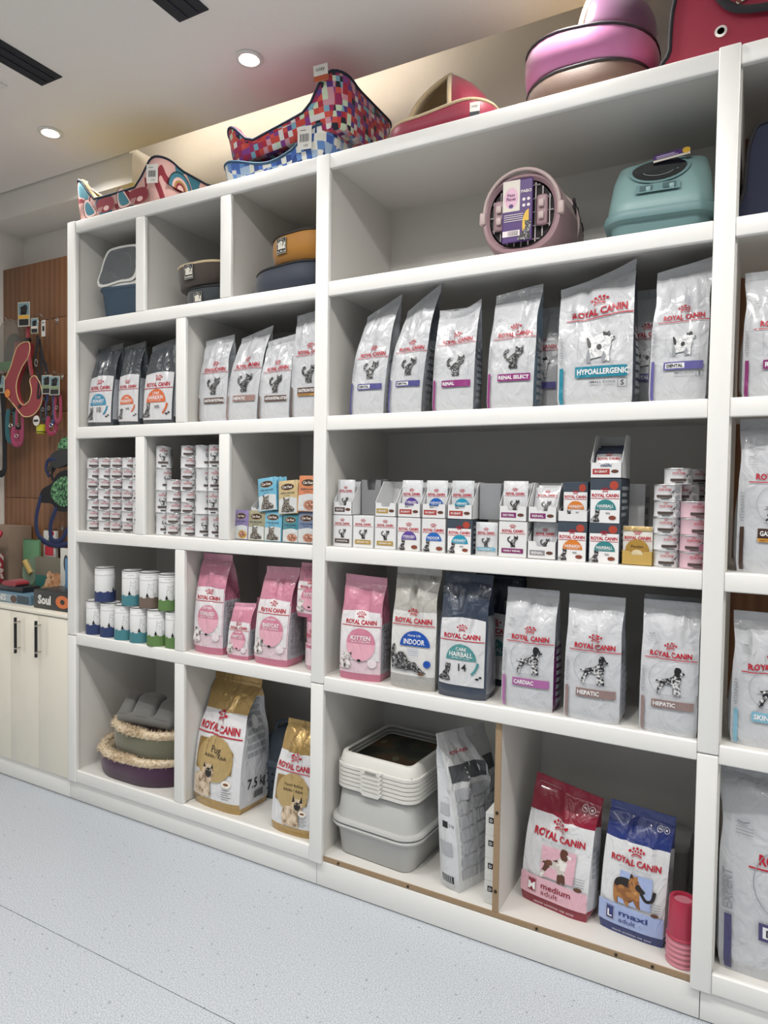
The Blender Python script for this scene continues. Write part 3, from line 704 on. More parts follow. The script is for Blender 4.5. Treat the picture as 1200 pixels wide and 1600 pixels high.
# ------------------------------------------------------------------ bottom row: big bags
GOLD = film('#b2945c', .28, .7, .55); GOLD2 = film('#c6aa73', .3, .55, .5)
def breed_bag(label, x0, x1, zt, z, y, name, seed, wt, d, **k):
    w, h = x1-x0, zt-z; A = Art(); Wf = film('#dcdcde')
    art_logo(A, -.02*w, .615*h, .86*w, wave=0, linew=1.15)
    A.part('breed_badge').poly(film('#8c6d35'), [(-.40*w, .30*h), (.36*w, .30*h), (.36*w, .46*h), (.2*w, .535*h), (-.40*w, .525*h)])
    A.ell(GOLD2, 0, .39*h, .37*w, .17*h, n=22)
    A.text(INK, name[0], .02*w, .455*h, width=name[1]*w, bold=0).text(INK, 'Adulte / Adult', .02*w, .415*h, width=.46*w, bold=0)
    fur = speckle('fawn_print', [(0, '#8f7a62'), (.4, '#c7b196'), (.55, '#dccab2')], 40.); mask = paint('#26221f', .5)
    A.part('animal_picture')
    cx = -.2*w if name[0] == 'Pug' else .04*w; s_ = .62*w if name[0] == 'Pug' else .66*w; bz = .10*h
    A.shape(fur, [(-.32, .02), (-.2, .0), (-.16, .2), (-.06, .24), (-.04, .0), (.08, .0), (.1, .22), (.16, .0), (.27, .02), (.24, .34), (.34, .52), (.34, .72), (.26, .80), (.06, .80), (-.02, .66), (-.06, .58), (-.3, .5), (-.36, .3)], cx, bz, s_, sm=2)
    A.ell(mask, cx+.18*s_, bz+.60*s_, .11*s_, .12*s_, n=14)
    e = .06 if name[0] == 'Pug' else .16
    for sx in (.04, .29): A.shape(mask, [(sx-.05, .70), (sx+.05, .72), (sx+(.01 if sx > .1 else -.03), .76+e)], cx, bz, s_, sm=0)
    A.ell(fur, cx+.13*s_, bz+.66*s_, .02*s_, .015*s_, n=6).ell(fur, cx+.23*s_, bz+.66*s_, .02*s_, .015*s_, n=6)
    A.part('small_print').ell(film('#ece6d8'), .28*w, .23*h, .085*w, .06*w, n=12).ell(paint('#7a4d30', .6), .28*w, .23*h, .05*w, .022*w, n=8)
    for i in range(5): A.line(INK, [(.20*w, (.185-.017*i)*h), ((.33+.05*(i % 2))*w, (.185-.017*i)*h)], .007*w)
    A.part('top_fold').line(film('#8a6a30', .3), [(-.46*w, .955*h), (.46*w, .955*h)], .008*w)
    S_ = Art(); S_.part('side_print'); gm = film('#9a9ca0')
    for i in range(8): S_.rect(gm, -.34*d, .34*d, (.42+.055*i)*h, (.455+.055*i)*h)
    S_.ell(film('#e6e6e8'), .05*d, .66*h, .13*d, .13*d, n=14)
    S_.part('weight_mark').text(INK, wt, .0, .21*h, width=.62*d, bold=.01); S_.rect(INK, -.1*d, .22*d, .1*h, .15*h)
    for i in range(6): S_.line(FW, [((-.08+.05*i)*d, .1*h), ((-.08+.05*i)*d, .15*h)], .012*d)
    return make_bag('food_bag', label, ((x0+x1)/2, y+d/2, z), w, h, d, [(0, GOLD), (.085, Wf), (.74, GOLD)], [(0, GOLD), (.05, film('#c4c5c9')), (.86, GOLD)], seed=seed, art=A, side_art=S_, **k)
breed_bag('large gold and white bag with a small fawn pug', .80, 1.085, .728, Z5A, .035, ('Pug', .2), 61, '7.5 kg', .23, rz=R(-3), neck=.10, p=3.2, lean=(-.03, .12), group='gold breed bags', crk=1.3)
breed_bag('smaller gold and white bag with upright-eared dog, by the middle post', 1.262, 1.475, .612, Z5A, .03, ('French Bulldog', .42), 62, '3 kg', .16, neck=.06, p=2.8, lean=(.06, .04), group='gold breed bags', crk=1.2)
def size_bag(label, x0, x1, zt, z, y, col, nm, size, seed, rz, d, **k):
    w, h = x1-x0, zt-z; A = Art(); C = film(col); pale = film('#dcaebb' if nm == 'medium' else '#9fb0da'); Wt = film('#f1f1f1')
    A.part('zip_seal').line(film('#b9a7ad' if nm == 'medium' else '#8f9bc4'), [(-.44*w, .945*h), (-.1*w, .945*h)], .006*w)
    A.part('weight_mark'); A.arc(Wt, .30*w, .885*h, .042*w, .042*w, 0, 360, .006*w, 14).arc(Wt, .40*w, .885*h, .042*w, .042*w, 0, 360, .006*w, 14).text(Wt, '4kg', .30*w, .885*h, width=.05*w).text(Wt, 'M', .40*w, .885*h, width=.03*w)
    art_logo(A, .02*w, .605*h, .76*w, wave=0, line=False)
    A.text(GREYINK, 'HEALTH NUTRITION FOR DOGS', .02*w, .555*h, width=.5*w, bold=0)
    A.part('animal_picture').rect(pale, -.2*w, .3*w, .27*h, .52*h)
    if nm == 'medium':
        fur = speckle('pointer_print', [(0, '#5a3a2a'), (.46, '#c9c1bb'), (.58, '#e6e2de')], 30.)
        A.shape(fur, SETTER, -.22*w, .26*h, .48*w, sm=2); A.shape(paint('#5d3524', .5), [(.60, .84), (.66, .98), (.80, .96), (.84, .86), (.76, .80), (.72, .66), (.64, .70)], -.22*w, .26*h, .48*w)
        A.shape(paint('#6b4130', .5), [(.2, .53), (.36, .56), (.4, .44), (.26, .4)], -.22*w, .26*h, .48*w)
    else:
        tan = speckle('shepherd_print', [(0, '#8a5a34'), (.45, '#a8743f'), (.6, '#c0925a')], 40.); sad = paint('#221d1c', .5)
        q = (-.30*w, .265*h, .60*w)
        A.line(sad, spline([(.13*w, .40*h), (.22*w, .345*h), (.31*w, .36*h), (.34*w, .43*h)], 6, False), .05*w)
        A.shape(tan, [(.06, .04), (.16, .0), (.17, .06), (.14, .16), (.24, .34), (.34, .30), (.30, .12), (.38, .0), (.46, .02), (.43, .14), (.50, .30), (.56, .16), (.66, .02), (.76, .02), (.68, .16), (.64, .36), (.70, .50), (.62, .60), (.40, .66), (.16, .64), (.04, .52), (.03, .30)], *q, sm=2)
        A.shape(sad, [(.04, .46), (.08, .60), (.24, .68), (.46, .67), (.52, .56), (.40, .46), (.22, .48), (.12, .42)], *q)
        A.shape(tan, [(.40, .50), (.44, .72), (.46, .86), (.54, .78), (.62, .82), (.64, .70), (.74, .56), (.84, .48), (.80, .42), (.66, .42), (.54, .40)], *q, sm=2)
        A.shape(sad, [(.58, .52), (.64, .62), (.74, .56), (.84, .48), (.80, .42), (.66, .44)], *q)
        A.shape(sad, [(.44, .72), (.46, .86), (.52, .74)], *q, sm=0); A.ell(sad, -.30*w+.60*.64*w, .255*h+.66*.64*w, .012*w, .01*w, n=8)
    A.part('name_panel').poly(pale, [(-.5*w, .085*h), (.49*w, .085*h), (.49*w, .235*h), (0, .25*h), (-.5*w, .25*h)])
    A.text(C, nm, .05*w, .19*h, width=.44*w, height=.085*w, bold=.02).text(C, 'adult', -.04*w, .135*h, width=.26*w, height=.075*w, bold=0.)
    A.part('size_mark').rect(C, -.38*w, -.24*w, .11*h, .225*h).line(Wt, [(-.372*w, .115*h), (-.248*w, .115*h), (-.248*w, .22*h), (-.372*w, .22*h), (-.372*w, .115*h)], .006*w).text(Wt, size, -.31*w, .163*h, height=.11*w, bold=.03)
    A.part('small_print').text(Wt, 'HEALTH  NUTRITION  FOR  DOGS', .03*w, .045*h, width=.6*w, bold=0)
    for i in range(4): A.line(GREYINK, [(.28*w, (.34-.02*i)*h), (.44*w, (.34-.02*i)*h)], .008*w)
    A.ell(paint('#5f4030', .6), .36*w, .255*h, .06*w, .03*w, n=8)
    return make_bag('food_bag', label, ((x0+x1)/2, y+d/2, z), w, h, d, [(0, C), (.09, film('#dadbdd')), (.745, C)], [(0, C), (.09, film('#c3c5ca')), (.72, C)], seed=seed, art=A, rz=rz, group='red and blue size bags', side_art=side_text(w, h, d, '#989ba2', .35, .6, 5, seed), **k)
size_bag('deep red and white bag with spotted dog, leaning left of the blue bag', 2.330, 2.575, .548, Z5B, .12, '#8c1230', 'medium', 'M', 63, R(-9), .12, lean=(.03, .10), tilt=-.07, neck=.02, crk=1.2)
size_bag('royal blue and white bag with running shepherd dog', 2.610, 2.818, .540, Z5B, .105, '#1d2f74', 'maxi', 'L', 64, R(-7), .12, lean=(.03, .05), tilt=-.01, neck=.0, crk=1.1)
cat_bag('large white bag with violet mark at the bottom right corner', 2.972, 3.33, .752, .158, .045, 'setter', '#3b3768', 'DENTAL', 65, d=.18, expert='EXPERT', boxed=True, logo_z=.60, sub='MEDIUM DOGS', wave=0, an_h=.5, logo_w=.6, cx=.10, neck=.06, lean=(-.03, 0), tilt=-.08)
# bag seen from its narrow side, leaning against the divider
w_, h_, d_ = .30, .545, .105
A = Art(); g1 = film('#4b4d52'); g2 = film('#a9abb0')
A.part('back_print').rect(g1, -.46*w_, .46*w_, .70*h_, .80*h_).text(REDINK, 'ROYAL CANIN', -.2*w_, .87*h_, width=.35*w_)
for i in range(7):
    for j in range(3): A.rect(g2, (-.44+.3*j)*w_, (-.17+.3*j)*w_, (.08+.085*i)*h_, (.15+.085*i)*h_)
L_ = Art(); L_.part('side_print').rect(INK, -.15*d_, .15*d_, .42*h_, .46*h_).text(INK, '1.5 kg', .3*d_, .44*h_, width=.3*d_, bold=0).rect(g2, -.3*d_, .3*d_, .24*h_, .33*h_).rect(INK, -.3*d_, .3*d_, .06*h_, .11*h_).rect(g2, -.3*d_, .3*d_, .5*h_, .57*h_)
for i in range(7): L_.line(FW, [((-.26+.08*i)*d_, .06*h_), ((-.26+.08*i)*d_, .11*h_)], .03*d_)
make_bag('food_bag', 'white bag seen from its narrow side, leaning against the raw-edged divider', (2.12, .205, Z5B), w_, h_, d_, [(0, film('#cfd1d3'))], [(0, film('#cbcdd0'))], rz=R(74), seed=66, art=A, left_art=L_, lean=(.02, .16), neck=.02, p=3., crk=1.8, group='food bags on the bottom shelf', topw=0, tilt=-.05)
# ------------------------------------------------------------------ tins, canisters
TIN = paint('#c9cacc', .3, metal=.9, key='tin_metal'); TINW = paint('#d5d6d8', .3, key='tin_white')
ORD = ['lowest', 'second', 'third', 'fourth', 'fifth', 'sixth', 'seventh', 'eighth', 'ninth']
def make_can(name, r, h, tall, pink=False):
    t = link(name, None)
    body = paint('#cfaeb8', .3) if pink else TINW
    MB().lathe([(r*.96, .0), (r, .002), (r, .0045), (r*.975, .006), (r*.975, h-.006), (r, h-.0045), (r, h-.001), (r*.97, h), (r*.95, h-.003), (r*.1, h-.003)], 28).build('can_body', body, t)
    MB().lathe([(r*1.002, h-.0045), (r*1.012, h-.002), (r*.99, h+.0002)], 28, cap=False).build('rim', TIN, t)
    A = Art(); rr = r*.976; k = h
    for s in (-1, 1):
        o = s*PI*.5*rr
        art_logo(A, o+.0, h*(.80 if tall else .70), .036, line=True, linew=1.1)
        A.part('label_print').rect(paint('#4a3d39', .5), o-.024, o+.020, h*(.22 if tall else .2), h*(.30 if tall else .36))
        if tall: art_cat(A, o-.018, h*.36, .036, DOG)
        else: art_cat(A, o+.012, h*.38, .018, DOG)
        A.rect(GREYINK, o+.030, o+.046, h*.56, h*.86); A.rect(GREYINK, o+.030, o+.044, h*.12, h*.36)
        A.rect(INK, o-.01, o+.012, h*.08, h*.13)
        if pink: A.ell(paint('#b5738a', .4), o+.03, h*.3, .018, h*.25)
    A.build(t, surf_S(lambda x, z: (rr*math.sin(x/rr), -rr*math.cos(x/rr), z)), step=.012, eps=.0006, de=.0001)
    return t
can_s = make_can('food_can', .0415, .0515, False); can_t = make_can('food_can', .0372, .1035, True); can_p = make_can('food_can', .0415, .0515, False, True)
USED = set()
def put_can(src, x, y, z, rz, label, group):
    o = src if src.name not in USED else copy_tree(src)
    USED.add(src.name); USED.add(o.name)
    o.location = (x, y, z); o.rotation_euler = (0, 0, rz); tag(o, label, 'food can', group); return o
rng = random.Random(4)
def stack(src, x, y, n, h, where, group, z=Z3, rz0=-.75):
    for i in range(n):
        put_can(src, x+rng.uniform(-.0015, .0015), y+rng.uniform(-.002, .002), z+i*h, rz0+rng.uniform(-.35, .35), '%s, %s from the bottom' % (where, ORD[i]), group)
G1, G2, G3 = 'low white tins in the left can cubby', 'white tins in the middle can cubby', 'white tins beside the right post'
for k, x in enumerate((.125, .209, .293, .377, .452)):
    stack(can_s, x-.012, .075, 7, .0518, 'low white tin in stack %s of the left cubby' % ('one', 'two', 'three', 'four', 'five')[k], G1)
stack(can_s, .092, .165, 4, .0518, 'shaded low tin half hidden behind the leftmost stack', G1)
stack(can_t, .577, .085, 4, .104, 'tall white tin at the left of the middle cubby', G2, rz0=-.5)
stack(can_s, .652, .085, 5, .0518, 'low white tin in the short stack of the middle cubby', G2)
stack(can_t, .655, .175, 3, .104, 'shaded tall tin behind the short stack', G2)
stack(can_s, .742, .085, 8, .0518, 'low white tin in the tallest stack of the middle cubby', G2)
stack(can_t, .826, .085, 4, .104, 'tall white tin right of the eight-tin stack', G2, rz0=-.2)
stack(can_t, .905, .085, 4, .104, 'tall white tin beside the right divider of the middle cubby', G2, rz0=-.9)
for k, n in ((0, 5),):
    stack(can_s, 2.787, .085, n, .0518, 'low white tin in the front stack near the right post', G3, rz0=-1.4)
stack(can_s, 2.832, .165, 5, .0518, 'shaded low tin in the stack behind the front one', G3, rz0=-1.5)
put_can(can_s, 2.812, .12, Z3+5*.0518, -1.4, 'single white tin laid on top of the two right stacks', G3)
stack(can_s, 2.845, .245, 6, .0518, 'low tin in the rearmost stack by the right post', G3)
stack(can_p, 2.866, .075, 4, .0518, 'low pink tin against the right post', 'pink tins', rz0=-1.35)
# canisters
def make_canister(col):
    t = link('paper_canister', None); r, h = .0475, .168; rim = paint('#2a2a2c', .4)
    MB().lathe([(r*.98, 0), (r, .002), (r, h-.012), (r*.985, h-.011)], 36).build('tube', paint('#dfe0e0', .55), t)
    MB().lathe([(r*1.0, h-.0135), (r*1.0, h-.0015), (r*.97, h), (r*.93, h-.003), (.002, h-.003)], 36).build('lid', paint('#dcdddd', .5), t)
    MB().lathe([(r*1.003, h-.003), (r*1.006, h), (r*.97, h+.0008)], 36, cap=False).build('lid_rim', rim, t)
    A = Art(); c = paint(col, .55); A.part('colour_band'); n = 60; cir = 2*PI*r; rg = random.Random(3)
    top = [(cir*(i/n-.5), .050+.003*math.sin(i*.9)+rg.uniform(-.002, .002)) for i in range(n+1)]
    for i in range(n):
        a, b = top[i], top[i+1]; A._add(c, [(a[0], .001), (b[0], .001), b, a], [(0, 1, 2, 3)], False)
    A.layer = 2
    A.part('front_print'); A.line(GREYINK, [(cir*(i/24-.5), .132) for i in range(25)], .0012)
    g = paint('#6f7478', .5); o = .012
    A.text(g, 'pure natural', o-.012, .147, width=.028, bold=0)
    A.line(g, spline([(o-.014, .075), (o-.016, .09), (o-.012, .105), (o-.014, .118), (o-.006, .11), (o+.004, .111), (o+.01, .119), (o+.011, .1), (o+.007, .086), (o+.012, .07)], 4, False), .0009)
    A.line(g, spline([(o-.012, .1), (o-.004, .096), (o+.002, .088), (o-.004, .082)], 4, False), .0008)
    A.ell(INK, o-.018, .058, .006, .008, n=8).ell(INK, o-.018, .067, .003, .005, n=6)
    A.arc(g, o+.016, .064, .006, .006, 0, 360, .0012, 12)
    A.line(paint('#c9cdd0', .5), [(o-.012, .025), (o+.012, .025)], .0015); A.line(paint('#c9cdd0', .5), [(o-.008, .018), (o+.008, .018)], .0012)
    A.build(t, surf_S(lambda x, z: (r*math.sin(x/r), -r*math.cos(x/r), z)), step=.02, eps=.0004, de=.00008)
    return t
CN = {}
def canister(col, x, y, z, rz, label):
    if col in CN: o = copy_tree(CN[col])
    else: o = CN[col] = make_canister(col)
    o.location = (x, y, z); o.rotation_euler = (0, 0, rz); tag(o, label, 'canister', 'white paper canisters with coloured bases'); return o
for i, (x, c, n) in enumerate(((.133, '#2b3a66', 'navy'), (.243, '#2b3a66', 'navy'), (.350, '#44808a', 'teal'), (.462, '#44808a', 'teal'), (.582, '#5d7f48', 'green'))):
    canister(c, x, .062-.004*i, Z4, .75+.1*(i % 2), 'white canister with %s base on the shelf, %s of the lower row' % (n, ('first', 'second', 'third', 'fourth', 'fifth')[i]))
canister('#5d7f48', .683, .062, Z4, .6, 'white canister mostly hidden behind the cubby divider')
for i, (x, c, n) in enumerate(((.197, '#2b3a66', 'navy'), (.392, '#44808a', 'teal'), (.512, '#6f5f54', 'brown'), (.638, '#5d7f48', 'green'))):
    canister(c, x, .062, Z4+.1692, .7 if i else 1.9, 'white canister with %s base standing on top of the others' % n)

# ------------------------------------------------------------------ boxes, trays and pouches of the third row
CARD = paint('#d9dadb', .55, key='white_card'); CARDIN = paint('#7f8082', .7, key='card_inside')
def carton(label, x0, x1, y, z, h, d, art=None, body=None, group='small food cartons', side_lines=True):
    t = thing('food_carton', label, 'carton', ((x0+x1)/2, y+d/2, z), 0, group); a = (x1-x0)/2-.001
    MB().box(-a, a, -d/2, d/2, 0, h, .0012, 1).build('box', body or CARD, t)
    MB().box(-a+.002, a-.002, -d/2+.002, -.0005, h, h+.0012).box(-a+.002, a-.002, .0005, d/2-.002, h, h+.0012).build('top_flap', body or CARD, t)
    if art: art.build(t, flat_S((0, -d/2, 0), (1, 0, 0), (0, 0, 1)), step=.1, eps=.0004, de=.00008)
    if side_lines:
        S_ = Art(); S_.part('side_print'); g = paint('#a2a5a9', .6)
        for i in range(5): S_.rect(g, -.4*d, (.1+.3*((i*37 % 10)/10))*d, h*(.15+.15*i), h*(.23+.15*i))
        S_.build(t, flat_S((a, 0, 0), (0, 1, 0), (0, 0, 1)), step=.2, eps=.0004, de=.00008)
    return t
def box_art(w, h, kind, col, txt):
    A = Art(); C = paint(col, .5)
    if kind == 'vet':
        art_logo(A, 0, .74*h, .74*w, linew=1.2); art_cat(A.part('animal_picture'), -.19*w, .29*h, .42*w)
        A.part('name_band').rect(C, -.38*w, .38*w, .12*h, .25*h).text(paint('#ececec', .5), txt, 0, .185*h, width=.6*w, height=.05*h)
    elif kind == 'dark':
        A.part('front_panel').rect(paint('#e2e2e3', .5), -.46*w, .46*w, .0, .74*h); A.ell(paint('#a8402f', .5), .27*w, .85*h, .14*w, .10*h, n=14)
        art_logo(A, 0, .62*h, .84*w, linew=1.05); badge(A, .02*w, .30*h, .33*w, C, [txt])
        A.part('animal_picture').shape(CAT, SITCAT, -.48*w, .02*h, .42*w, sm=2); A.ell(paint('#7a3a26', .6), .24*w, .12*h, .12*w, .05*h, n=10)
        A.text(INK, '90%', .1*w, .22*h, width=.14*w, bold=.01)
    else:
        art_logo(A, 0, .66*h, .84*w, linew=1.1); badge(A, .02*w, .34*h, .33*w, C, [txt])
        A.part('animal_picture').shape(CAT, SITCAT, -.48*w, .02*h, .44*w, sm=2); A.ell(paint('#7a3a26', .6), .26*w, .12*h, .14*w, .06*h, n=10)
    return A
DARKC = paint('#3a4450', .5, key='dark_card'); GOLDC = paint('#b99a55', .4, key='gold_card')
def pouch(label, x, y, z, w, h, face, rx=0., rz=0., art=None, group='food pouches', d=.014, name='food_pouch', sway=0.):
    """flat sealed sachet, leaning back by rx"""
    t = thing(name, label, 'pouch', (x, y, z), 0, group); t.rotation_euler = (rx, 0, rz)
    def F(X, Zz):
        u, v = X/w, Zz/h; b = max(0, math.sin(PI*min(1, max(0, v))))**.6*max(0, 1-(2*u)**4)
        return (X+sway*h*v*v, -d/2*b-.0008, Zz)
    nu, nv = 10, 14; rows = []
    for j in range(nv+1):
        v = j/nv*h
        rows.append([F(-w/2+w*i/nu, v) for i in range(nu+1)]+[(lambda p: (p[0], -p[1], p[2]))(F(w/2-w*i/nu, v)) for i in range(nu+1)])
    MB().grid(rows, True, 0, True, True).build('sachet', face, t)
    if art: art.build(t, surf_S(F), step=.02, eps=.0006, de=.00012)
    return t
def tray(label, x0, x1, y, z, h, d, fh=.06, mat=None, art=None, group='open display trays', lip=True):
    """shelf-ready tray: low notched front, tall sides and back"""
    t = thing('display_tray', label, 'display tray', ((x0+x1)/2, y, z), 0, group); a = (x1-x0)/2-.0008; m = mat or CARD
    MB().box(-a, a, 0, d, 0, .0015).build('base', m, t)
    MB().prism([(-a, 0), (a, 0), (a, fh), (a*.45, fh), (a*.35, fh*.72), (-a*.35, fh*.72), (-a*.45, fh), (-a, fh)], 0, .0015).build('front_wall', m, t)
    for s in (-1, 1):
        MB().prism([(0, 0), (d, 0), (d, h), (d*.45, h), (.0, fh)], s*a-.0008*(s+1), s*a-.0008*(s-1), axis='x').build('side_wall', m, t)
    MB().box(-a, a, d-.0015, d, 0, h).build('back_wall', CARDIN if not lip else m, t)
    if art: art.build(t, flat_S((0, 0, 0), (1, 0, 0), (0, 0, 1)), step=.1, eps=.0004, de=.00008)
    return t
def tray_art(w, col, txt, fh=.06):
    A = Art(); A.part('name_band').rect(paint(col, .5), -.42*w, .12*w, .012, .030).text(paint('#ececec', .5), txt, -.15*w, .021, width=.4*w, height=.008)
    A.ell(paint('#5a3626', .6), .28*w, .022, .012, .006, n=10); return A
def pouch_art(w, h, kind, col, txt, top=None):
    A = Art(); C = film(col)
    if kind == 'vet':
        art_logo(A, 0, .68*h, .74*w, linew=1.15); art_cat(A.part('animal_picture'), -.19*w, .27*h, .42*w)
        A.part('name_band').rect(C, -.40*w, .42*w, .14*h, .24*h).text(film('#ececec'), txt, 0, .19*h, width=.6*w, height=.045*h)
    else:
        art_logo(A, 0, .62*h, .80*w, linew=1.1); badge(A, .02*w, .32*h, .33*w, C, [txt]); A.part('animal_picture').shape(CAT, SITCAT, -.45*w, .04*h, .42*w, sm=2)
    return A
BY = .05; BH = .124
def two(x0, x1): return x1-x0
low = [(1.552, 1.640, 'vet', '#4d3a36', 'GASTROINTESTINAL', None), (1.645, 1.738, 'vet', '#a88a3f', 'URINARY S/O', None), (1.743, 1.836, 'vet', '#a88a3f', 'URINARY S/O', None), (1.842, 1.938, 'plain', '#5a3f92', 'STERILISED', None), (1.944, 2.040, 'plain', '#1b5fb0', 'INDOOR', None), (2.046, 2.144, 'dark', '#1f8fae', 'URINARY', DARKC)]
nm = ['first white cat food carton on the shelf by the middle post', 'white carton with ochre band, second on the shelf', 'white carton with ochre band, third on the shelf', 'white carton with violet half-round badge on the shelf', 'white carton with blue half-round badge on the shelf', 'dark-topped carton with light blue badge on the shelf']
for (x0, x1, k, c, tx, m), lb in zip(low, nm): carton(lb, x0, x1, BY, Z3, BH, .17, box_art(x1-x0, BH, k, c, tx), m)
carton('white carton with plum band and early renal lettering on the shelf', 2.243, 2.345, BY, Z3, BH, .17, box_art(.102, BH, 'vet', '#7a2463', 'EARLY RENAL'))
carton('dark-topped carton with orange badge on the shelf', 2.449, 2.548, BY, Z3, BH+.006, .17, box_art(.099, BH+.006, 'dark', '#d07a2c', 'HAIR&SKIN'), DARKC)
carton('dark-topped carton with green badge on the shelf, right of the orange one', 2.552, 2.652, BY, Z3, BH+.006, .17, box_art(.1, BH+.006, 'dark', '#2f7d80', 'HAIRBALL'), DARKC)
carton('dark-topped carton with green badge stacked on its twin', 2.552, 2.652, BY, Z3+BH+.0075, BH+.02, .17, box_art(.1, BH+.02, 'dark', '#2f7d80', 'HAIRBALL'), DARKC)
carton('shaded plain carton behind the tall stack of green-badge cartons', 2.60, 2.70, BY+.19, Z3, .26, .12)
# standing low pouches
pouch('white pouch with pale blue band between two cartons', 2.192, BY+.02, Z3, .082, .118, film('#d3d5d8'), 0, 0, pouch_art(.082, .118, 'vet', '#6fb0c9', 'URINARY'))
t9 = tray('open tray of renal pouches on the shelf beside the orange-badge carton', 2.347, 2.446, BY, Z3, .11, .15, art=tray_art(.098, '#8b8b8e', 'RENAL'))
pouch('white pouch with plum band standing in the lower open tray', 2.400, BY+.03, Z3+.002, .085, .122, film('#cfd1d4'), -.08, 0, pouch_art(.085, .122, 'vet', '#7a2463', 'RENAL'))
gt = tray('gold tray of long-haired cat pouches, rightmost before the tins', 2.657, 2.752, BY, Z3, .05, .10, .045, GOLDC)
A = Art(); art_logo(A, 0, .085, .078, linew=1.1); A.part('name_badge').ell(film('#a5813a'), 0, .045, .036, .036, n=18).text(INK, 'Persian', 0, .058, width=.035, bold=0); A.part('animal_picture').ell(film('#d8c9a4'), 0, .03, .02, .018, n=12)
A.part('gold_edge').rect(GOLD2, -.044, .044, .107, .121)
pouch('white and gold pouch with a cat face in the gold tray', 2.704, BY+.012, Z3+.002, .09, .122, film('#d9d6cd'), 0, 0, A)
# upper trays
UZ = Z3+BH+.0018
ups = [(1.552, 1.640, '#4d3a36', 'GASTRO', 'vet', 'GASTROINTESTINAL', '#d2d4d7', 'first open tray on the cartons, by the middle post', 'white cat pouch standing in the first open tray'),
       (1.743, 1.836, '#a88a3f', 'URINARY', None, '', '', 'empty open tray with ochre band, third along', ''),
       (1.842, 1.938, '#a23a35', 'IN GRAVY', 'plain', 'STERILISED', '#d2d4d7', 'open tray with red band holding violet-badge pouches', 'white pouch with violet badge in its open tray'),
       (1.944, 2.040, '#a23a35', 'IN GRAVY', 'plain', 'INDOOR', '#d2d4d7', 'open tray with red band holding blue-badge pouches', 'white pouch with blue badge in its open tray'),
       (2.046, 2.144, '#a23a35', 'IN GRAVY', 'plain', 'URINARY', '#c7cacd', 'open tray holding light-blue-badge pouches', 'white pouch with light blue badge in its open tray'),
       (2.243, 2.343, '#7a2463', 'EARLY RENAL', 'vet', 'EARLY RENAL', '#d4d5d8', 'open tray with plum band on the early renal carton', 'white pouch with plum band in the upper open tray'),
       (2.347, 2.446, '#7a2463', 'RENAL', 'vet', 'RENAL', '#c3c5c8', 'open tray with plum band over the lower renal tray', 'tilted white pouch in the upper tray beside the orange badge')]
cols = {'STERILISED': '#5a3f92', 'INDOOR': '#1b5fb0', 'URINARY': '#1f8fae', 'GASTROINTESTINAL': '#4d3a36', 'EARLY RENAL': '#7a2463', 'RENAL': '#7a2463'}
for i, (x0, x1, c, bt, k, tx, fc, lb, pl) in enumerate(ups):
    z = UZ if i != 6 else Z3+.126
    tray(lb, x0, x1, BY, z, .135, .15, .052, None, tray_art(x1-x0, c, bt))
    if k:
        w = (x1-x0)*.88
        pouch(pl, (x0+x1)/2, BY+(.022 if i != 6 else .03), z+.002, w, .138 if i != 6 else .125, film(fc), -.06 if i != 6 else -.38, .0, pouch_art(w, .138, k, cols[tx], tx))
        for q in (1, 2):
            pouch('%s grey-backed pouch in the %s' % (('second', 'third')[q-1], ' '.join(lb.split()[:11])), (x0+x1)/2, BY+.022+.026*q+(.015 if i == 6 else 0), z+.002, w, .13, film('#b5b7ba'), -.06 if i != 6 else -.3)
tray('dark tray beside the ochre one, its grey printed back standing up', 1.645, 1.738, BY+.06, UZ, .145, .07, .14, CARDIN)
carton('plain grey carton turned sideways in the gap of the upper row', 2.150, 2.232, BY+.05, UZ, .13, .12, None, paint('#8b8d90', .6))
tray('open tray with torn front, holding the orange-badge carton', 2.449, 2.548, BY, Z3+BH+.0075, .05, .15, .035)
carton('dark-topped carton with orange badge in the torn tray', 2.460, 2.544, BY+.02, Z3+BH+.010, .130, .12, box_art(.084, .13, 'dark', '#d07a2c', 'HAIR&SKIN'), DARKC)
zt = Z3+2*BH+.0295
tray('topmost open tray on the green-badge cartons', 2.552, 2.652, BY, zt, .145, .17, .05, None, tray_art(.1, '#a23a35', 'IN GRAVY'))
for q in range(4):
    A = Art(); A.part('name_band').rect(film('#e0e0e1'), -.04, .04, .05, .085); art_logo(A, 0, .066, .07, line=False) if q == 0 else None
    pouch(['dark blue pouch in front in the topmost tray', 'dark blue pouch second in the topmost tray', 'dark blue pouch third in the topmost tray', 'dark blue pouch at the back of the topmost tray'][q], 2.602, BY+.02+.034*q, zt+.002, .088, .10+.012*q, film('#27334d'), -.45, 0, A)
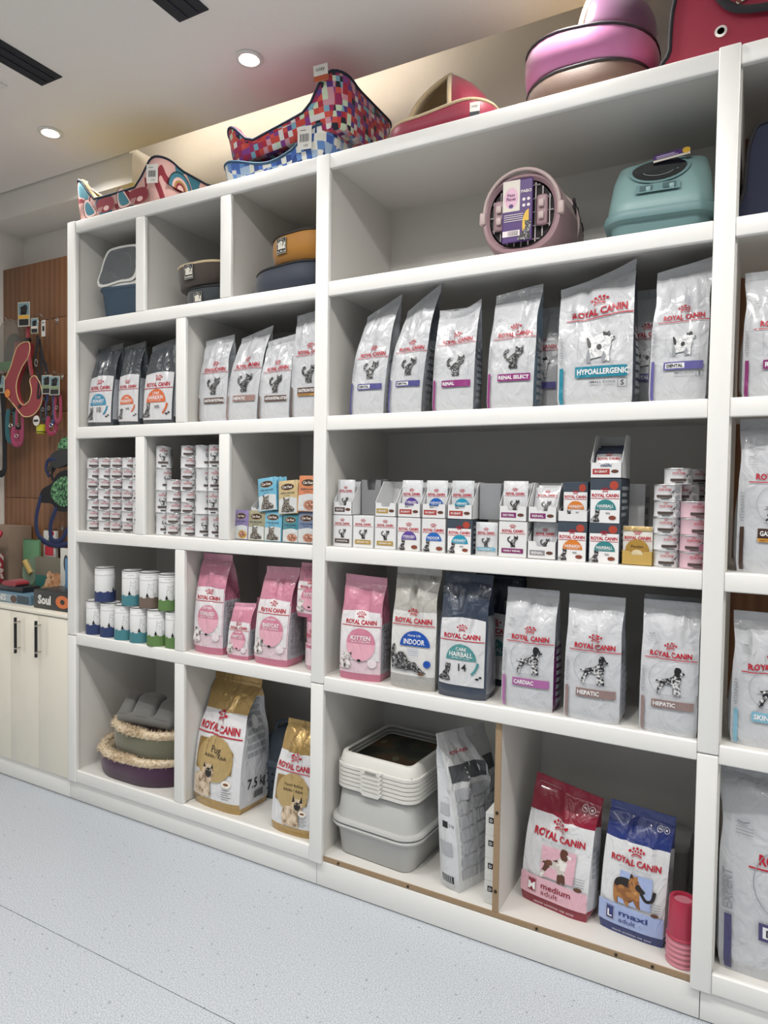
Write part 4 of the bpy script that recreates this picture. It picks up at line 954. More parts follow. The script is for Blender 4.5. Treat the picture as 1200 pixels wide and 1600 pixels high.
# colourful pouches of the left unit
def fest_art(w, h, dark, txt, mid):
    A = Art(); ov = paint('#3a221a', .5); A.part('front_panel').poly(film('#cdd0d0'), [(-.46*w, .02*h), (.46*w, .02*h), (.46*w, .46*h), (.1*w, .50*h), (-.46*w, .44*h)]); A.part('brand_badge').ell(ov, 0, .80*h, .34*w, .10*h, n=16).arc(paint('#c9a86a', .4), 0, .80*h, .34*w, .10*h, 0, 360, .008*w, 18).text(paint('#f2ece0', .5), 'Cat Fest', 0, .80*h, width=.5*w, height=.075*h)
    A.part('name_text').text(paint('#33414c', .5), txt, 0, .62*h, width=.72*w, height=.05*h).text(paint('#33414c', .5), 'for kitten', 0, .55*h, width=.3*w, bold=0)
    A.part('animal_picture')
    if mid == 'cat':
        A.shape(speckle('tabby_print', [(0, '#3c3936'), (.48, '#77716a'), (.58, '#b3aca2')], 150.), [(.1, 0), (.9, 0), (.92, .2), (.7, .34), (.66, .5), (.70, .78), (.58, .68), (.42, .68), (.28, .80), (.30, .5), (.2, .3)], -.42*w, .06*h, .8*w, sm=2)
    else:
        A.ell(paint('#b8826b' if mid == 'fish' else '#c6a949', .6), .14*w, .18*h, .30*w, .14*h, n=16).ell(speckle('flake_print', [(0, '#8d5a45'), (.5, '#c39580'), (.6, '#dcb6a2')], 120.), .14*w, .19*h, .24*w, .11*h, n=14)
        A.ell(paint('#cfd2d4', .5), .25*w, .42*h, .15*w, .07*h, n=12)
    return A
FG = 'colourful cat pouches in the right cubby'
for x, w, h, c, dk, tx, mid, lb in ((1.075, .075, .128, '#8578a6', '#cfc6e6', 'CHICKEN', 'corn', 'purple cat pouch at the left end of the lower row'), (1.158, .09, .128, '#9a967c', '#e9e4c8', 'FISH MOUSSE', 'cat', 'olive cat pouch, second in the lower row'),
                                   (1.247, .09, .128, '#6badc8', '#dcf0f8', 'TUNA MOUSSE', 'cat', 'light blue cat pouch in the lower row'), (1.338, .082, .118, '#3f8290', '#c3e3ea', 'TUNA FLAKES', 'fish', 'teal cat pouch in the lower row'), (1.420, .09, .130, '#6c7d9c', '#d6dff0', 'TUNA & CRAB', 'fish', 'slate blue cat pouch at the right end of the lower row')):
    pouch(lb, x, .055, Z3+.002, w, h, film(c), -.05, 0, fest_art(w, h, dk, tx, mid), FG)
for x, lb in ((1.158, 'white tray behind the olive and blue pouches'), (1.338, 'white tray behind the teal pouch')): tray(lb, x-.05, x+.05, .068, Z3, .118, .12, .05, group='trays in the pouch cubby')
tray('white tray with a cat picture on the lower pouches', 1.115, 1.205, .07, Z3+.1195, .07, .14, .022, group='trays in the pouch cubby')
pouch('grey cat pouch lying in the upper white tray', 1.165, .095, Z3+.123, .08, .09, film('#b7b5b2'), -.7, 0, fest_art(.08, .09, '#555555', 'MOUSSE', 'cat'), FG)
for x, z, w, h, c, dk, tx, mid, rz, lb in ((1.225, Z3+.131, .098, .142, '#6badc8', '#dcf0f8', 'TUNA MOUSSE', 'cat', -.13, 'light blue cat pouch leaning left in the upper row'), (1.330, Z3+.1215, .098, .140, '#c2ad80', '#6b4a22', 'SALMON MOUSSE', 'cat', -.08, 'gold cat pouch in the upper row'), (1.425, Z3+.1335, .098, .148, '#cf8058', '#fbe3d3', 'SALMON & TUNA', 'fish', 0, 'orange cat pouch in the upper row')):
    p_ = pouch(lb, x, .05, z, w, h, film(c), -.10, 0, fest_art(w, h, dk, tx, mid), FG)
    p_.rotation_euler = (-.10, rz, 0)
    for q in (1, 2):
        pb = pouch(('second' if q == 1 else 'third')+' from the front of the upper '+lb.split(' cat ')[0]+' pouches', x+.012*q, .05+.02*q, z, w, h, film(c), -.10, 0, None, FG); pb.rotation_euler = (-.10, rz, 0)
# ------------------------------------------------------------------ pet beds
def rrect(w, d, rc, n=8):
    """rounded rectangle outline, counter-clockwise from the front left, with extra points on the straight sides"""
    rc = min(rc, w/2-.004, d/2-.004); a, b = w/2-rc, d/2-rc; out = []
    cs = [(-a, -b, 180), (a, -b, 270), (a, b, 0), (-a, b, 90)]
    for k, (cx, cy, s0) in enumerate(cs):
        arc_ = [(cx+rc*math.cos(R(s0+90*i/n)), cy+rc*math.sin(R(s0+90*i/n))) for i in range(n+1)]
        out += arc_
        nx = cs[(k+1) % 4]; e = (nx[0]+rc*math.cos(R(nx[2])), nx[1]+rc*math.sin(R(nx[2])))
        m = 10
        out += [(arc_[-1][0]+(e[0]-arc_[-1][0])*i/m, arc_[-1][1]+(e[1]-arc_[-1][1])*i/m) for i in range(1, m)]
    return out
def bed(label, loc, w, d, rc, hfun, outer, inner, pipe=None, wall=.05, flare=.02, rz=0, group='pet beds', cush=.05, rot=None, fur=None, bulge=.012, rimmat=None, patch=None, cat='pet bed', cushmat=None):
    t = thing('pet_bed', label, cat, loc, rz, group)
    if rot: t.rotation_euler = rot
    P = rrect(w, d, rc); n = len(P)
    def nrm(i):
        a, b = P[i-1], P[(i+1) % n]; dx, dy = b[0]-a[0], b[1]-a[1]; l = math.hypot(dx, dy) or 1; return dy/l, -dx/l
    prof = [(-.01, 0, 0), (0, .02, 0), (bulge, .45, 0), (bulge*.6+flare*.6, .8, 0), (flare, 1, -.012), (flare-wall*.3, 1, 0), (flare-wall*.75, 1, -.006), (flare-wall, 1, -.03), (-wall*.95, .5, 0), (-wall*.8, .2, .01)]
    rows = []
    for off, f, dz in prof:
        rows.append([(P[i][0]+nrm(i)[0]*off, P[i][1]+nrm(i)[1]*off, hfun(P[i][0]/w*2, P[i][1]/d*2)*f+dz) for i in range(n)])
    mb = MB(); mats = [outer, rimmat or inner, inner]
    V = [p for r_ in rows for p in r_]; F = []; Mi = []
    for i in range(len(rows)-1):
        for j in range(n):
            k = (j+1) % n; F.append((i*n+j, i*n+k, (i+1)*n+k, (i+1)*n+j)); Mi.append(0 if i < 4 else (1 if i < 7 else 2))
    F.append(tuple(range(n))[::-1]); Mi.append(0)
    mb.add(V, F, Mi).build('bolster', mats, t, ang=70)
    a, b = w/2-wall*.7, d/2-wall*.7
    rings = []
    for k in range(6):
        s = 1-k/5.5; rings.append([(p[0]/w*2*a*s, p[1]/d*2*b*s, cush*(.7+.3*math.cos(s*PI/2))+.006*math.sin(p[0]*40)*math.sin(p[1]*40)) for p in P])
    MB().grid(rings, True, 0, False, True).build('cushion', cushmat or inner, t, ang=80)
    if pipe:
        MB().tube([(P[i][0]+nrm(i)[0]*flare, P[i][1]+nrm(i)[1]*flare, hfun(P[i][0]/w*2, P[i][1]/d*2)-.010) for i in range(n)], .006, 6, closed=True).build('piping', pipe, t, ang=80)
    if fur:
        rg = random.Random(9); mb = MB()
        for q in range(4200):
            i = rg.random()*n; k = int(i) % n; p = P[k]; p2 = P[(k+1) % n]; f = i-int(i); nx, ny = nrm(k)
            th = rg.uniform(-.3, PI*1.05); r0 = .020
            c = Vector((p[0]+(p2[0]-p[0])*f+nx*(flare-.012), p[1]+(p2[1]-p[1])*f+ny*(flare-.012), hfun(p[0]/w*2, p[1]/d*2)-.004))
            dr = Vector((nx*math.cos(th), ny*math.cos(th), math.sin(th))); dr = (dr+Vector((rg.uniform(-.5, .5), rg.uniform(-.5, .5), rg.uniform(-.7, .2)))).normalized()
            b0 = c+Vector((nx*math.cos(th), ny*math.cos(th), math.sin(th)))*r0*.6
            sd = dr.cross(Vector((rg.random(), rg.random(), rg.random()))).normalized()*.0035
            L = rg.uniform(.015, .028)
            mb.add([b0-sd, b0+sd, b0+dr*L], [(0, 1, 2)])
        fo = mb.build('fur_trim', fur, t, fix=False)
        MB().tube([(P[i][0]+nrm(i)[0]*(flare-.012), P[i][1]+nrm(i)[1]*(flare-.012), hfun(P[i][0]/w*2, P[i][1]/d*2)-.004) for i in range(n)], .021, 10, closed=True).build('fur_roll', fur, t, ang=80)
    if patch:
        A = Art(); x, z, s = patch; A.part('logo_patch').rect(paint('#23262b', .6), x-s/2, x+s/2, z-s*.6, z+s*.6).rect(paint('#c9c4b8', .6), x-s*.40, x+s*.40, z-s*.46, z-s*.36)
        wm = paint('#d8d4c8', .6)
        A.line(wm, [(x-s*.47, z-s*.56), (x+s*.47, z-s*.56), (x+s*.47, z+s*.56), (x-s*.47, z+s*.56), (x-s*.47, z-s*.56)], s*.03)
        A.shape(wm, TERRIER, x-.40*s, z-.25*s, s*.62, sm=1).shape(wm, SITCAT, x+.05*s, z-.25*s, s*.5, sm=1)
        A.arc(wm, x, z+.02*s, .42*s, .45*s, 20, 160, .03*s)
        def SF(X, Zz):
            # outer wall along the front half of the outline
            hh = hfun(max(-1, min(1, X/w*2)), -1); best = -d/2
            ax = w/2-rc
            if abs(X) > ax and rc > 0: best = -d/2+rc-math.sqrt(max(0, rc*rc-(abs(X)-ax)**2))
            return (X, best-bulge-flare*.6*max(0, Zz/hh), Zz)
        A.build(t, surf_S(SF), step=.03, eps=.002)
    return t
NAVY = paint('#1c2438', .75, bs=300, bstr=.2, key='navy_cloth'); FLEECE = paint('#c9b48f', .95, bs=160, bstr=.6, bdist=.004, key='beige_fleece', sheen=.5)
PIXEL = mosaic('pixel_print', ['#b4293f', '#d0473c', '#e3e0dc', '#5d3b8a', '#c94a3e', '#7fb0c4', '#a12a5e', '#d7564a', '#1f2433', '#d59aa6', '#8a3f8f', '#cfe0c4'], (.022, .022, .022))
PLAID = mosaic('blue_plaid', ['#e3e3da', '#3a5fa8', '#d9dccf', '#5f86bf', '#22407c', '#e6e6de', '#9fb6cf'], (.024, .024, .03), warp=.02)
PRINT = blotch('boho_print', [(0, '#3f7f92'), (.34, '#e0b5ae'), (.52, '#e0b5ae'), (.57, '#93343f'), (.68, '#e0b5ae'), (.72, '#4d8896')], 8., detail=0., distort=.6)
MUST = paint('#b09414', .95, bs=200, bstr=.5, key='mustard_plush', sheen=.6)
RED = paint('#901a35', .6, bs=200, bstr=.1, key='red_cloth')
def corners(front, side, back, lo, fx=None):
    """height of a bolster: raised corners, dipped front"""
    def h(x, y):
        e = max(0, min(1, (abs(x)-.45)/.45)); s = e*e*(3-2*e)
        f = lo+(front-lo)*s if y < -.6 else (back if y > .6 else side)
        if -1 <= y <= 1:
            k = sstep(-1, -.4, y); f = (lo+(front-lo)*s)*(1-k)+side*k
            k2 = sstep(.3, .9, y); f = f*(1-k2)+back*k2
        if fx: f += fx*x
        return f
    return h
t = bed('pink and teal patterned bed with mustard lining, leftmost on top', (.305, .255, TOP), .59, .43, .06, corners(.225, .20, .25, .105), PRINT, MUST, NAVY, wall=.06, flare=.015, group='beds on top of the shelves')
bw = .53
A = Art(); tealc = paint('#3f7f92', .85); mar = paint('#8c303c', .85); pk = paint('#e6c2ba', .85); blk = paint('#20242e', .85)
A.part('fabric_print')
for cx, cz, s in ((-.165, .05, .8), (.075, .055, .85)):
    A.shape(blk, [(-.055, .05), (-.02, .06), (.03, .0), (.05, -.035), (-.03, -.045), (-.055, .0)], cx-.002, cz, s*1.08).shape(pk, [(-.055, .05), (-.02, .06), (.03, .0), (.05, -.035), (-.03, -.045), (-.055, .0)], cx, cz, s*1.02).shape(tealc, [(-.045, .04), (-.02, .045), (.025, -.005), (.035, -.03), (-.02, -.035), (-.045, .0)], cx, cz, s)
for cx, cz in ((-.06, .05), (.17, .05)):
    A.shape(mar, [(-.06, .02), (-.03, .035), (.05, .03), (.06, -.02), (.0, -.035), (-.05, -.02)], cx, cz, 1.); A.ell(pk, cx+.01, cz-.015, .02, .012, n=10)
    for k in range(3): A.line(pk, [(cx-.055+.012*k, cz-.03), (cx-.04+.012*k, cz-.005)], .004)
A.build(t, surf_S(lambda X, Zz: (X, -.215-.012, Zz)), step=.03, eps=.006)
A = Art(); A.part('fabric_print')
for k, (r_, m_) in enumerate(((.075, blk), (.07, tealc), (.052, pk), (.04, paint('#b08a50', .85)), (.03, mar), (.02, pk))): A.ell(m_, -.12, .09, r_, r_*1.1, 0, 180, 16)
A.ell(blk, .07, .07, .062, .052).ell(mar, .07, .07, .058, .048).ell(pk, .07, .08, .012, .008, n=8)
A.build(t, surf_S(lambda X, Zz: (.295+.018, X, Zz)), step=.03, eps=.006)
def price_card(t, x, y, z, w, h, rz=0, rx=0., band=None, name='price_tag'):
    c = link(name, None, t, (x, y, z), (rx, 0, rz)); m = MB().box(-w/2, w/2, -.0006, .0006, 0, h).mesh('card', paint('#dcdad4', .5)); c2 = link('card', m, c)
    A = Art(); A.part('card_print')
    if band: A.rect(paint(band, .5), -w/2, w/2, 0, h*.35).text(INK, 'cozy', 0, h*.68, width=w*.6, bold=.0)
    else:
        for i in range(9): A.line(INK, [(-w*.3+w*.075*i, h*.32), (-w*.3+w*.075*i, h*.66)], w*(.03 if i % 3 else .05))
        A.line(INK, [(-w*.3, h*.82), (w*.1, h*.82)], .002); A.text(INK, '5.95', w*.1, h*.15, width=w*.3, bold=.0)
    A.build(c, flat_S((0, -.0007, 0), (1, 0, 0), (0, 0, 1)), step=.5, eps=.0003, de=.00008)
price_card(t, .27, -.245, .085, .055, .085, .35)
bed('blue and white plaid bed under the mosaic-print bed', (1.235, .255, TOP), .53, .43, .07, lambda x, y: .10+.06*sstep(.4, 1, x)*(1-sstep(-.9, .9, y)*.3)-.05*sstep(.9, 0, abs(x))*(1-sstep(-1, -.5, y)), PLAID, NAVY, paint('#2b4a63', .8), wall=.06, flare=.02, group='beds on top of the shelves')
price_card(bpy.data.objects['pet_bed.001'], .19, -.25, .045, .06, .09, .2)
t = bed('red and purple mosaic-print bed resting tilted on the plaid bed', (1.285, .265, TOP+.10), .58, .45, .08, corners(.20, .17, .17, .085, .03), PIXEL, paint('#571a2b', .9, key='red_lining'), NAVY, wall=.06, flare=.02, group='beds on top of the shelves', rot=(0, R(-5), 0))
price_card(t, .235, -.265, .165, .06, .065, .2, 0, '#b5552f', 'brand_tag')
# red bed with fleece hood
RS = paint('#8f1c39', .45, bs=60, bstr=.05, key='red_satin', sheen=.3)
t = bed('crimson bed with beige fleece rim and raised hood', (1.955, .24, TOP), .40, .36, .10, lambda x, y: .085+.02*sstep(-.5, .8, x), RS, FLEECE, FLEECE, wall=.035, flare=.01, group='beds on top of the shelves')
rows = []
for i in range(17):
    a = R(-72+285*i/16); base = Vector((.185*math.cos(a), .165*math.sin(a), .075)); row = []
    apex = Vector((.0, -.02, .30))
    for j in range(9):
        s = j/8; p = base.lerp(apex, s); p += Vector((math.cos(a), math.sin(a), .3))*math.sin(PI*s)*.035; row.append(p)
    rows.append(row)
def shell(rows, th, name, mats, parent):
    """open sheet given thickness: outside first material, inside second"""
    mb = MB(); nn = len(rows[0]); mb.grid(rows, False, 0); me = mb.mesh(name, mats, 80, fix=False); o = link(name, me, parent)
    m = o.modifiers.new('thickness', 'SOLIDIFY'); m.thickness = th; m.offset = 0; m.material_offset = 1; m.material_offset_rim = 1; return o
shell(rows, .012, 'hood', [FLEECE, RS], t)
MB().tube([rows[16-0][j] for j in range(9)], .010, 8).tube([rows[0][j] for j in range(9)], .010, 8).build('hood_rim', FLEECE, t, ang=80)
price_card(t, .17, -.195, .02, .035, .05, .2, 0, '#30343a', 'brand_tag')
# pink hooded bed on a brown one
BRN = paint('#6b5448', .6, bs=400, bstr=.3, key='brown_leatherette', sheen=.2); PINK = paint('#b26a98', .38, bs=40, bstr=.05, key='pink_satin', sheen=.4); PURP = paint('#5c2f53', .5, key='purple_cloth', sheen=.3)
bed('brown leatherette round bed under the pink one', (2.475, .255, TOP), .41, .38, .17, lambda x, y: .115, BRN, FLEECE, paint('#2a2326', .6), wall=.04, flare=.006, group='beds on top of the shelves')
t = bed('glossy pink round bed with purple hood, on the brown bed', (2.475, .255, TOP+.113), .425, .40, .18, lambda x, y: .118-.014*x, PINK, FLEECE, paint('#2a1f2a', .6), wall=.04, flare=.008, group='beds on top of the shelves', rot=(0, R(2), 0))
rows = []
for i in range(17):
    a = -PI*.5+PI*1.05*i/16; base = Vector((.2*math.cos(a), .19*math.sin(a), .10)); apex = Vector((.05, .02, .32)); row = []
    for j in range(9):
        s = j/8; p = base.lerp(apex, s); p += Vector((math.cos(a), math.sin(a), .35))*math.sin(PI*s)*.06; row.append(p)
    rows.append(row)
shell(rows, .012, 'hood', [FLEECE, PURP], t)
MB().tube(rows[0], .011, 8).tube(rows[-1], .011, 8).build('hood_rim', FLEECE, t, ang=80)
# red carrier bag, top right
t = thing('pet_carrier_bag', 'red fabric pet carrier bag with dark edging, top right corner', 'pet carrier', (2.985, .21, TOP), 0)
BLKC = paint('#1d1a20', .8, bs=200, bstr=.2, key='black_webbing')
body = [(-.215, .0), (-.225, .06), (-.215, .20), (-.17, .235), (.2, .235), (.24, .18), (.23, 0)]
sb = spline(body, 5); MB().prism(sb, -.17, .17).build('bag_body', RED, t, ang=50)
MB().tube([(x, -.17, z) for x, z in sb], .007, 6, closed=True).tube([(x, .17, z) for x, z in sb], .007, 6, closed=True).build('piping', BLKC, t, ang=80)
for x, z in ((-.085, .075), (-.03, .165)):
    e = MB().lathe([(.009, -.003), (.016, -.004), (.017, 0), (.010, .001)], 18, cap=False).build('eyelet', paint('#d6d2cc', .3, key='eyelet_metal', metal=.3), t, (x, -.172, z), (R(90), 0, 0))
    MB().lathe([(.009, .0005), (.001, .0005)], 14).build('eyelet_hole', INK, e)
MB().tube(spline([(-.10, -.175, .235), (-.10, -.180, .19), (-.06, -.184, .13), (0, -.186, .105), (.1, -.186, .095), (.23, -.184, .10)], 6, False), .013, 8, flat=.25).build('strap', BLKC, t, ang=60)
tap = blotch('tapestry_print', [(0, '#2a2226'), (.42, '#8d4a3a'), (.5, '#d9d2c6'), (.56, '#6e3a30'), (.66, '#d2cabd')], 26., detail=2.)
MB().prism(spline([(-.05, .135), (.0, .15), (.1, .13), (.23, .13), (.23, .22), (.0, .235)], 4), -.181, -.172).build('tapestry_panel', tap, t)
# ------------------------------------------------------------------ upper cubbies
DKB = paint('#3c322c', .8, bs=200, bstr=.2, key='dark_brown_cloth', sheen=.3); SLATE = paint('#2c3338', .8, bs=200, bstr=.2, key='slate_cloth', sheen=.3)
bed('slate pet bed under the brown one in the upper cubby', (.835, .235, Z1), .31, .33, .13, lambda x, y: .095, SLATE, SLATE, paint('#14171a', .6), wall=.035, flare=.01, group='beds in the upper cubbies', patch=(-.02, .035, .05))
t = bed('dark brown pet bed with cream rim in the upper cubby', (.80, .235, Z1+.097), .35, .35, .14, lambda x, y: .105, DKB, DKB, FLEECE, wall=.035, flare=.012, group='beds in the upper cubbies', patch=(-.03, .06, .055))
MB().prism(spline([(-.08, .06), (-.075, .15), (-.03, .142), (.03, .122), (.08, .11), (.1, .06)], 4), .03, .05).build('folded_flap', DKB, t)
OCH = paint('#a5701f', .6, bs=200, bstr=.15, key='ochre_cloth', sheen=.3); NVB = paint('#232c3d', .6, bs=200, bstr=.15, key='navy_bed_cloth', sheen=.3); TAUPE = paint('#857b6c', .95, bs=160, bstr=.6, key='taupe_fleece')
bed('navy pet bed with taupe fleece under the ochre one', (1.275, .245, Z1), .40, .38, .15, lambda x, y: .125+.015*x, NVB, TAUPE, paint('#16161a', .6), wall=.05, flare=.0, group='beds in the upper cubbies')
t = bed('ochre pet bed with cream lining in the upper cubby', (1.325, .235, Z1+.132), .30, .33, .12, lambda x, y: .125+.01*x, OCH, FLEECE, paint('#2a241c', .6), wall=.035, flare=.006, group='beds in the upper cubbies', patch=(-.05, .065, .055))
MB().tube(spline([(.02, -.06, .125), (.04, -.05, .145), (.08, -.03, .16), (.12, -.01, .15)], 4, False), [.02]*7+[.024]*6, 10).build('fleece_fold', FLEECE, t, ang=80)
def tub_rows(w, d, rc, prof, n=8):
    return [[(p[0], p[1], z) for p in rrect(w+2*o, d+2*o, max(.01, rc+o), n)] for o, z in prof]
# hooded litter box with flap
t = thing('litter_box', 'blue and white hooded litter box with smoky flap, upper left cubby', 'litter box', (.255, .275, Z1), R(6))
BLUE = paint('#3a5064', .45, key='slate_blue_plastic'); WPL = paint('#d6d6d2', .4, key='white_plastic')
MB().grid(tub_rows(.30, .36, .05, [(-.025, 0), (-.018, .006), (0, .15), (.012, .16), (.012, .17), (0, .17)]), True, 0, True, True).build('base_tub', BLUE, t, ang=50)
P0 = rrect(.312, .372, .055)
def hoodrow(o, z, sl=0.): return [(p[0]*(1+o), p[1]*(1+o*.8)+(sl if p[1] < 0 else sl*.3), z) for p in P0]
MB().grid([hoodrow(.03, .168), hoodrow(.03, .185), hoodrow(0, .19), hoodrow(-.03, .26, .008), hoodrow(-.07, .345, .02), hoodrow(-.14, .380, .028), hoodrow(-.5, .390, .03)], True, 0, True, True).build('hood', WPL, t, ang=40)
# flap opening on the front left, slightly proud of the hood
def FH(x, z): return (x, -.194+.018*sstep(.19, .26, z)+(.020*sstep(.25, .37, z)), z)
A = Art(); A.part('flap_frame').poly(WPL, spline([(-.132, .176), (.0, .184), (.10, .194), (.10, .30), (.09, .360), (.05, .374), (-.06, .372), (-.112, .355), (-.13, .29)], 4)); A.layer = 3
A.part('flap').poly(paint('#5b6064', .15, key='smoky_flap', coat=.4), spline([(-.12, .188), (.0, .196), (.084, .206), (.084, .30), (.076, .350), (.04, .362), (-.05, .360), (-.098, .346), (-.118, .28)], 4))
A.part('flap_oval').arc(paint('#777c80', .3), -.0, .27, .06, .065, 0, 360, .003, 24)
A.build(t, surf_S(FH), step=.03, eps=.003, de=.001)
# round-door carrier
MAUVE = paint('#9c7f85', .42, key='mauve_plastic'); MAUV2 = paint('#b9a5a3', .42, key='pale_mauve_plastic')
t = thing('pet_carrier', 'dusty mauve round-door pet carrier on the upper shelf', 'pet carrier', (2.285, .29, Z1), R(3))
rc_ = .138; cz = .146
def ring_(y, sx, sz, zc=cz, n=40): return [(sx*math.copysign(abs(math.cos(2*PI*i/n))**.85, math.cos(2*PI*i/n)), y, zc+sz*math.copysign(abs(math.sin(2*PI*i/n))**.85, math.sin(2*PI*i/n))) for i in range(n)]
rws = [ring_(-.228, .112, .112), ring_(-.238, .122, .122), ring_(-.235, .134, .134), ring_(-.21, .140, .142), ring_(-.05, .150, .146), ring_(.1, .152, .146), ring_(.18, .142, .138), ring_(.215, .11, .11), ring_(.225, .05, .05)]
V = [p for r_ in rws for p in r_]; nn = 40; F = []; Mi = []
for i in range(len(rws)-1):
    for j in range(nn):
        k = (j+1) % nn; F.append((i*nn+j, i*nn+k, (i+1)*nn+k, (i+1)*nn+j)); Mi.append(1 if (V[i*nn+j][2]+V[i*nn+k][2])/2 > cz+.03 and i > 2 else 0)
F.append(tuple((len(rws)-1)*nn+j for j in range(nn))); Mi.append(0)
MB().add(V, F, Mi).build('shell', [MAUVE, MAUV2], t, ang=50)
MB().tube([(0.0+.152*math.cos(R(a)), .02-.22*max(0, math.sin(R(a)))**1.5*0-.02, cz+.02+.150*math.sin(R(a))) for a in range(-20, 201, 10)], .006, 8).build('side_seam', MAUV2, t, ang=80)
MB().tube([(.13*math.cos(R(a)), -.232-.012*math.sin(R(a)), cz+.012+.132*math.sin(R(a))) for a in range(-5, 186, 6)], .007, 8).build('handle', MAUV2, t, ang=80)
for s in (-1, 1): MB().box(-.011, .011, -.012, .012, -.022, .022, .006, 3).build('handle_hinge', MAUV2, t, (s*.135, -.232, cz+.0))
MB().lathe([(.001, 0), (.112, 0)], 40, cap=False).build('dark_interior', paint('#2b2729', .8), t, (0, -.221, cz), (R(90), 0, 0))
dm = MB()
for i in range(-4, 5):
    x = .024*i; hh = math.sqrt(.11**2-x*x); dm.tube([(x, -.228, cz-hh), (x, -.228, cz+hh)], .0022, 6)
for i in range(-2, 3):
    z = .045*i; hh = math.sqrt(.11**2-z*z); dm.tube([(-hh, -.229, cz+z), (hh, -.229, cz+z)], .0022, 6)
dm.build('door_grid', paint('#b7aeb0', .3, key='grid_wire', metal=.3), t)
for s in (-1, 1):
    lt = MB().box(-.019, .019, -.012, .004, -.052, .052, .010, 3).build('latch_plate', MAUVE, t, (s*.073, -.234, cz))
    for z in (-.022, .018): MB().box(-.009, .009, -.012, 0, -.012, .012, .003, 2).build('latch', MAUV2, lt, (0, -.011, z))
sv = paint('#3a3136', .7)
for i in range(4):
    for j in range(3):
        MB().box(-.004, .004, -.020, .020, -.009, .009, .003, 1).build('vent_slot', sv, t, (.1415+.002*(i % 2), .0+.05*i-.03, cz+.045+.022*j-.012*i), (R(-25), 0, R(-1)))
c = MB().box(-.052, .052, -.0008, .0008, -.105, .105, .003, 1).build('label_card', paint('#4b2c6e', .4), t, (-.008, -.252, cz+.004))
A = Art(); A.part('card_print'); w5 = paint('#e2d8d8', .4); pkc = paint('#d8aec4', .4)
A.rect(paint('#d6cfc4', .4), -.052, .008, .0, .105).ell(pkc, -.022, .045, .024, .036).text(paint('#6d2f68', .4), 'Pets', -.022, .055, width=.026, height=.011).text(paint('#6d2f68', .4), 'Planet', -.022, .042, width=.032, height=.011).ell(paint('#4b2c6e', .4), -.022, .018, .008, .007)
A.text(w5, 'PABO', .030, .062, width=.036, bold=.02)
for i in range(2):
    for j in range(2): A.ell(w5, .022+.016*i, .035-.02*j, .0055, .0055, n=10)
for i in range(4): A.line(w5, [(-.046, -.012-.007*i), (.02, -.012-.007*i)], .0022)
A.ell(paint('#d8b13c', .4), .04, -.05, .022, .05, 90, 270).shape(CAT, SITCAT, .0, -.1, .065).rect(w5, -.05, .01, -.085, -.065)
for i in range(10): A.line(INK, [(-.03+.0036*i, -.083), (-.03+.0036*i, -.067)], .0015)
A.build(c, flat_S((0, -.0009, 0), (1, 0, 0), (0, 0, 1)), step=.5, eps=.0003, de=.0001)
# teal litter box
TEAL = paint('#7f9f9f', .4, key='teal_plastic'); TEAL2 = paint('#6d8d8f', .45, key='teal_dark_plastic')
t = thing('litter_box', 'pale teal hooded litter box with black round flap, upper shelf right', 'litter box', (2.725, .255, Z1), R(4))
MB().grid(tub_rows(.30, .38, .06, [(-.015, 0), (-.01, .004), (0, .055), (.018, .062), (.022, .075), (.016, .09), (0, .093)]), True, 0, True, True).build('base_tub', TEAL2, t, ang=50)
P0 = rrect(.316, .396, .07)
def dome(o, z, sl): return [(p[0]*(1-o), p[1]*(1-o*.6)+sl*(.5-p[1]/.4), z) for p in P0]
MB().grid([dome(0, .09, 0), dome(.0, .108, .0), dome(.02, .13, .003), dome(.07, .22, .05), dome(.14, .285, .11), dome(.26, .305, .14), dome(.6, .312, .10)], True, 0, True, True).build('hood', TEAL, t, ang=60)
def FT(x, z):
    k = [(.10, -.198), (.13, -.193), (.22, -.14), (.285, -.071), (.305, -.027)]
    for (a, ya), (b, yb) in zip(k, k[1:]):
        if z <= b or b == .305: return (x, ya+(yb-ya)*(z-a)/(b-a), z)
A = Art(); A.part('flap_ring').ell(TEAL2, -.005, .232, .092, .058, n=28); A.part('flap').ell(paint('#16181b', .1, key='black_flap', coat=.6), -.005, .232, .082, .050, n=28); A.part('flap_highlight').arc(paint('#7b8084', .2), -.005, .226, .05, .026, 200, 330, .003)
A.part('latch_plate').rect(TEAL2, -.07, .06, .135, .168); A.part('latch').rect(paint('#4e6669', .4), -.058, -.02, .141, .162).rect(paint('#4e6669', .4), .01, .048, .141, .162)
A.build(t, surf_S(FT), step=.02, eps=.004, de=.0012)
for x in (-.032, .036): MB().box(-.007, .007, -.010, 0, -.008, .008, .002).build('latch_button', TEAL, t, (x, -.186, .151))
cd_ = MB().box(-.055, .055, -.0008, .0008, 0, .05, .001, 1).build('label_card', paint('#4b2c6e', .4), t, (.03, -.105, .272), (R(-40), R(-6), 0))
A = Art(); A.part('card_print').rect(paint('#d9d2c4', .4), -.055, .055, 0, .014).ell(paint('#d8b13c', .4), .045, .03, .012, .02).rect(paint('#cbbfd8', .4), -.045, .01, .03, .036).rect(paint('#cbbfd8', .4), -.045, .02, .02, .024)
A.build(cd_, flat_S((0, -.0009, 0), (1, 0, 0), (0, 0, 1)), step=.5, eps=.0003, de=.0001)
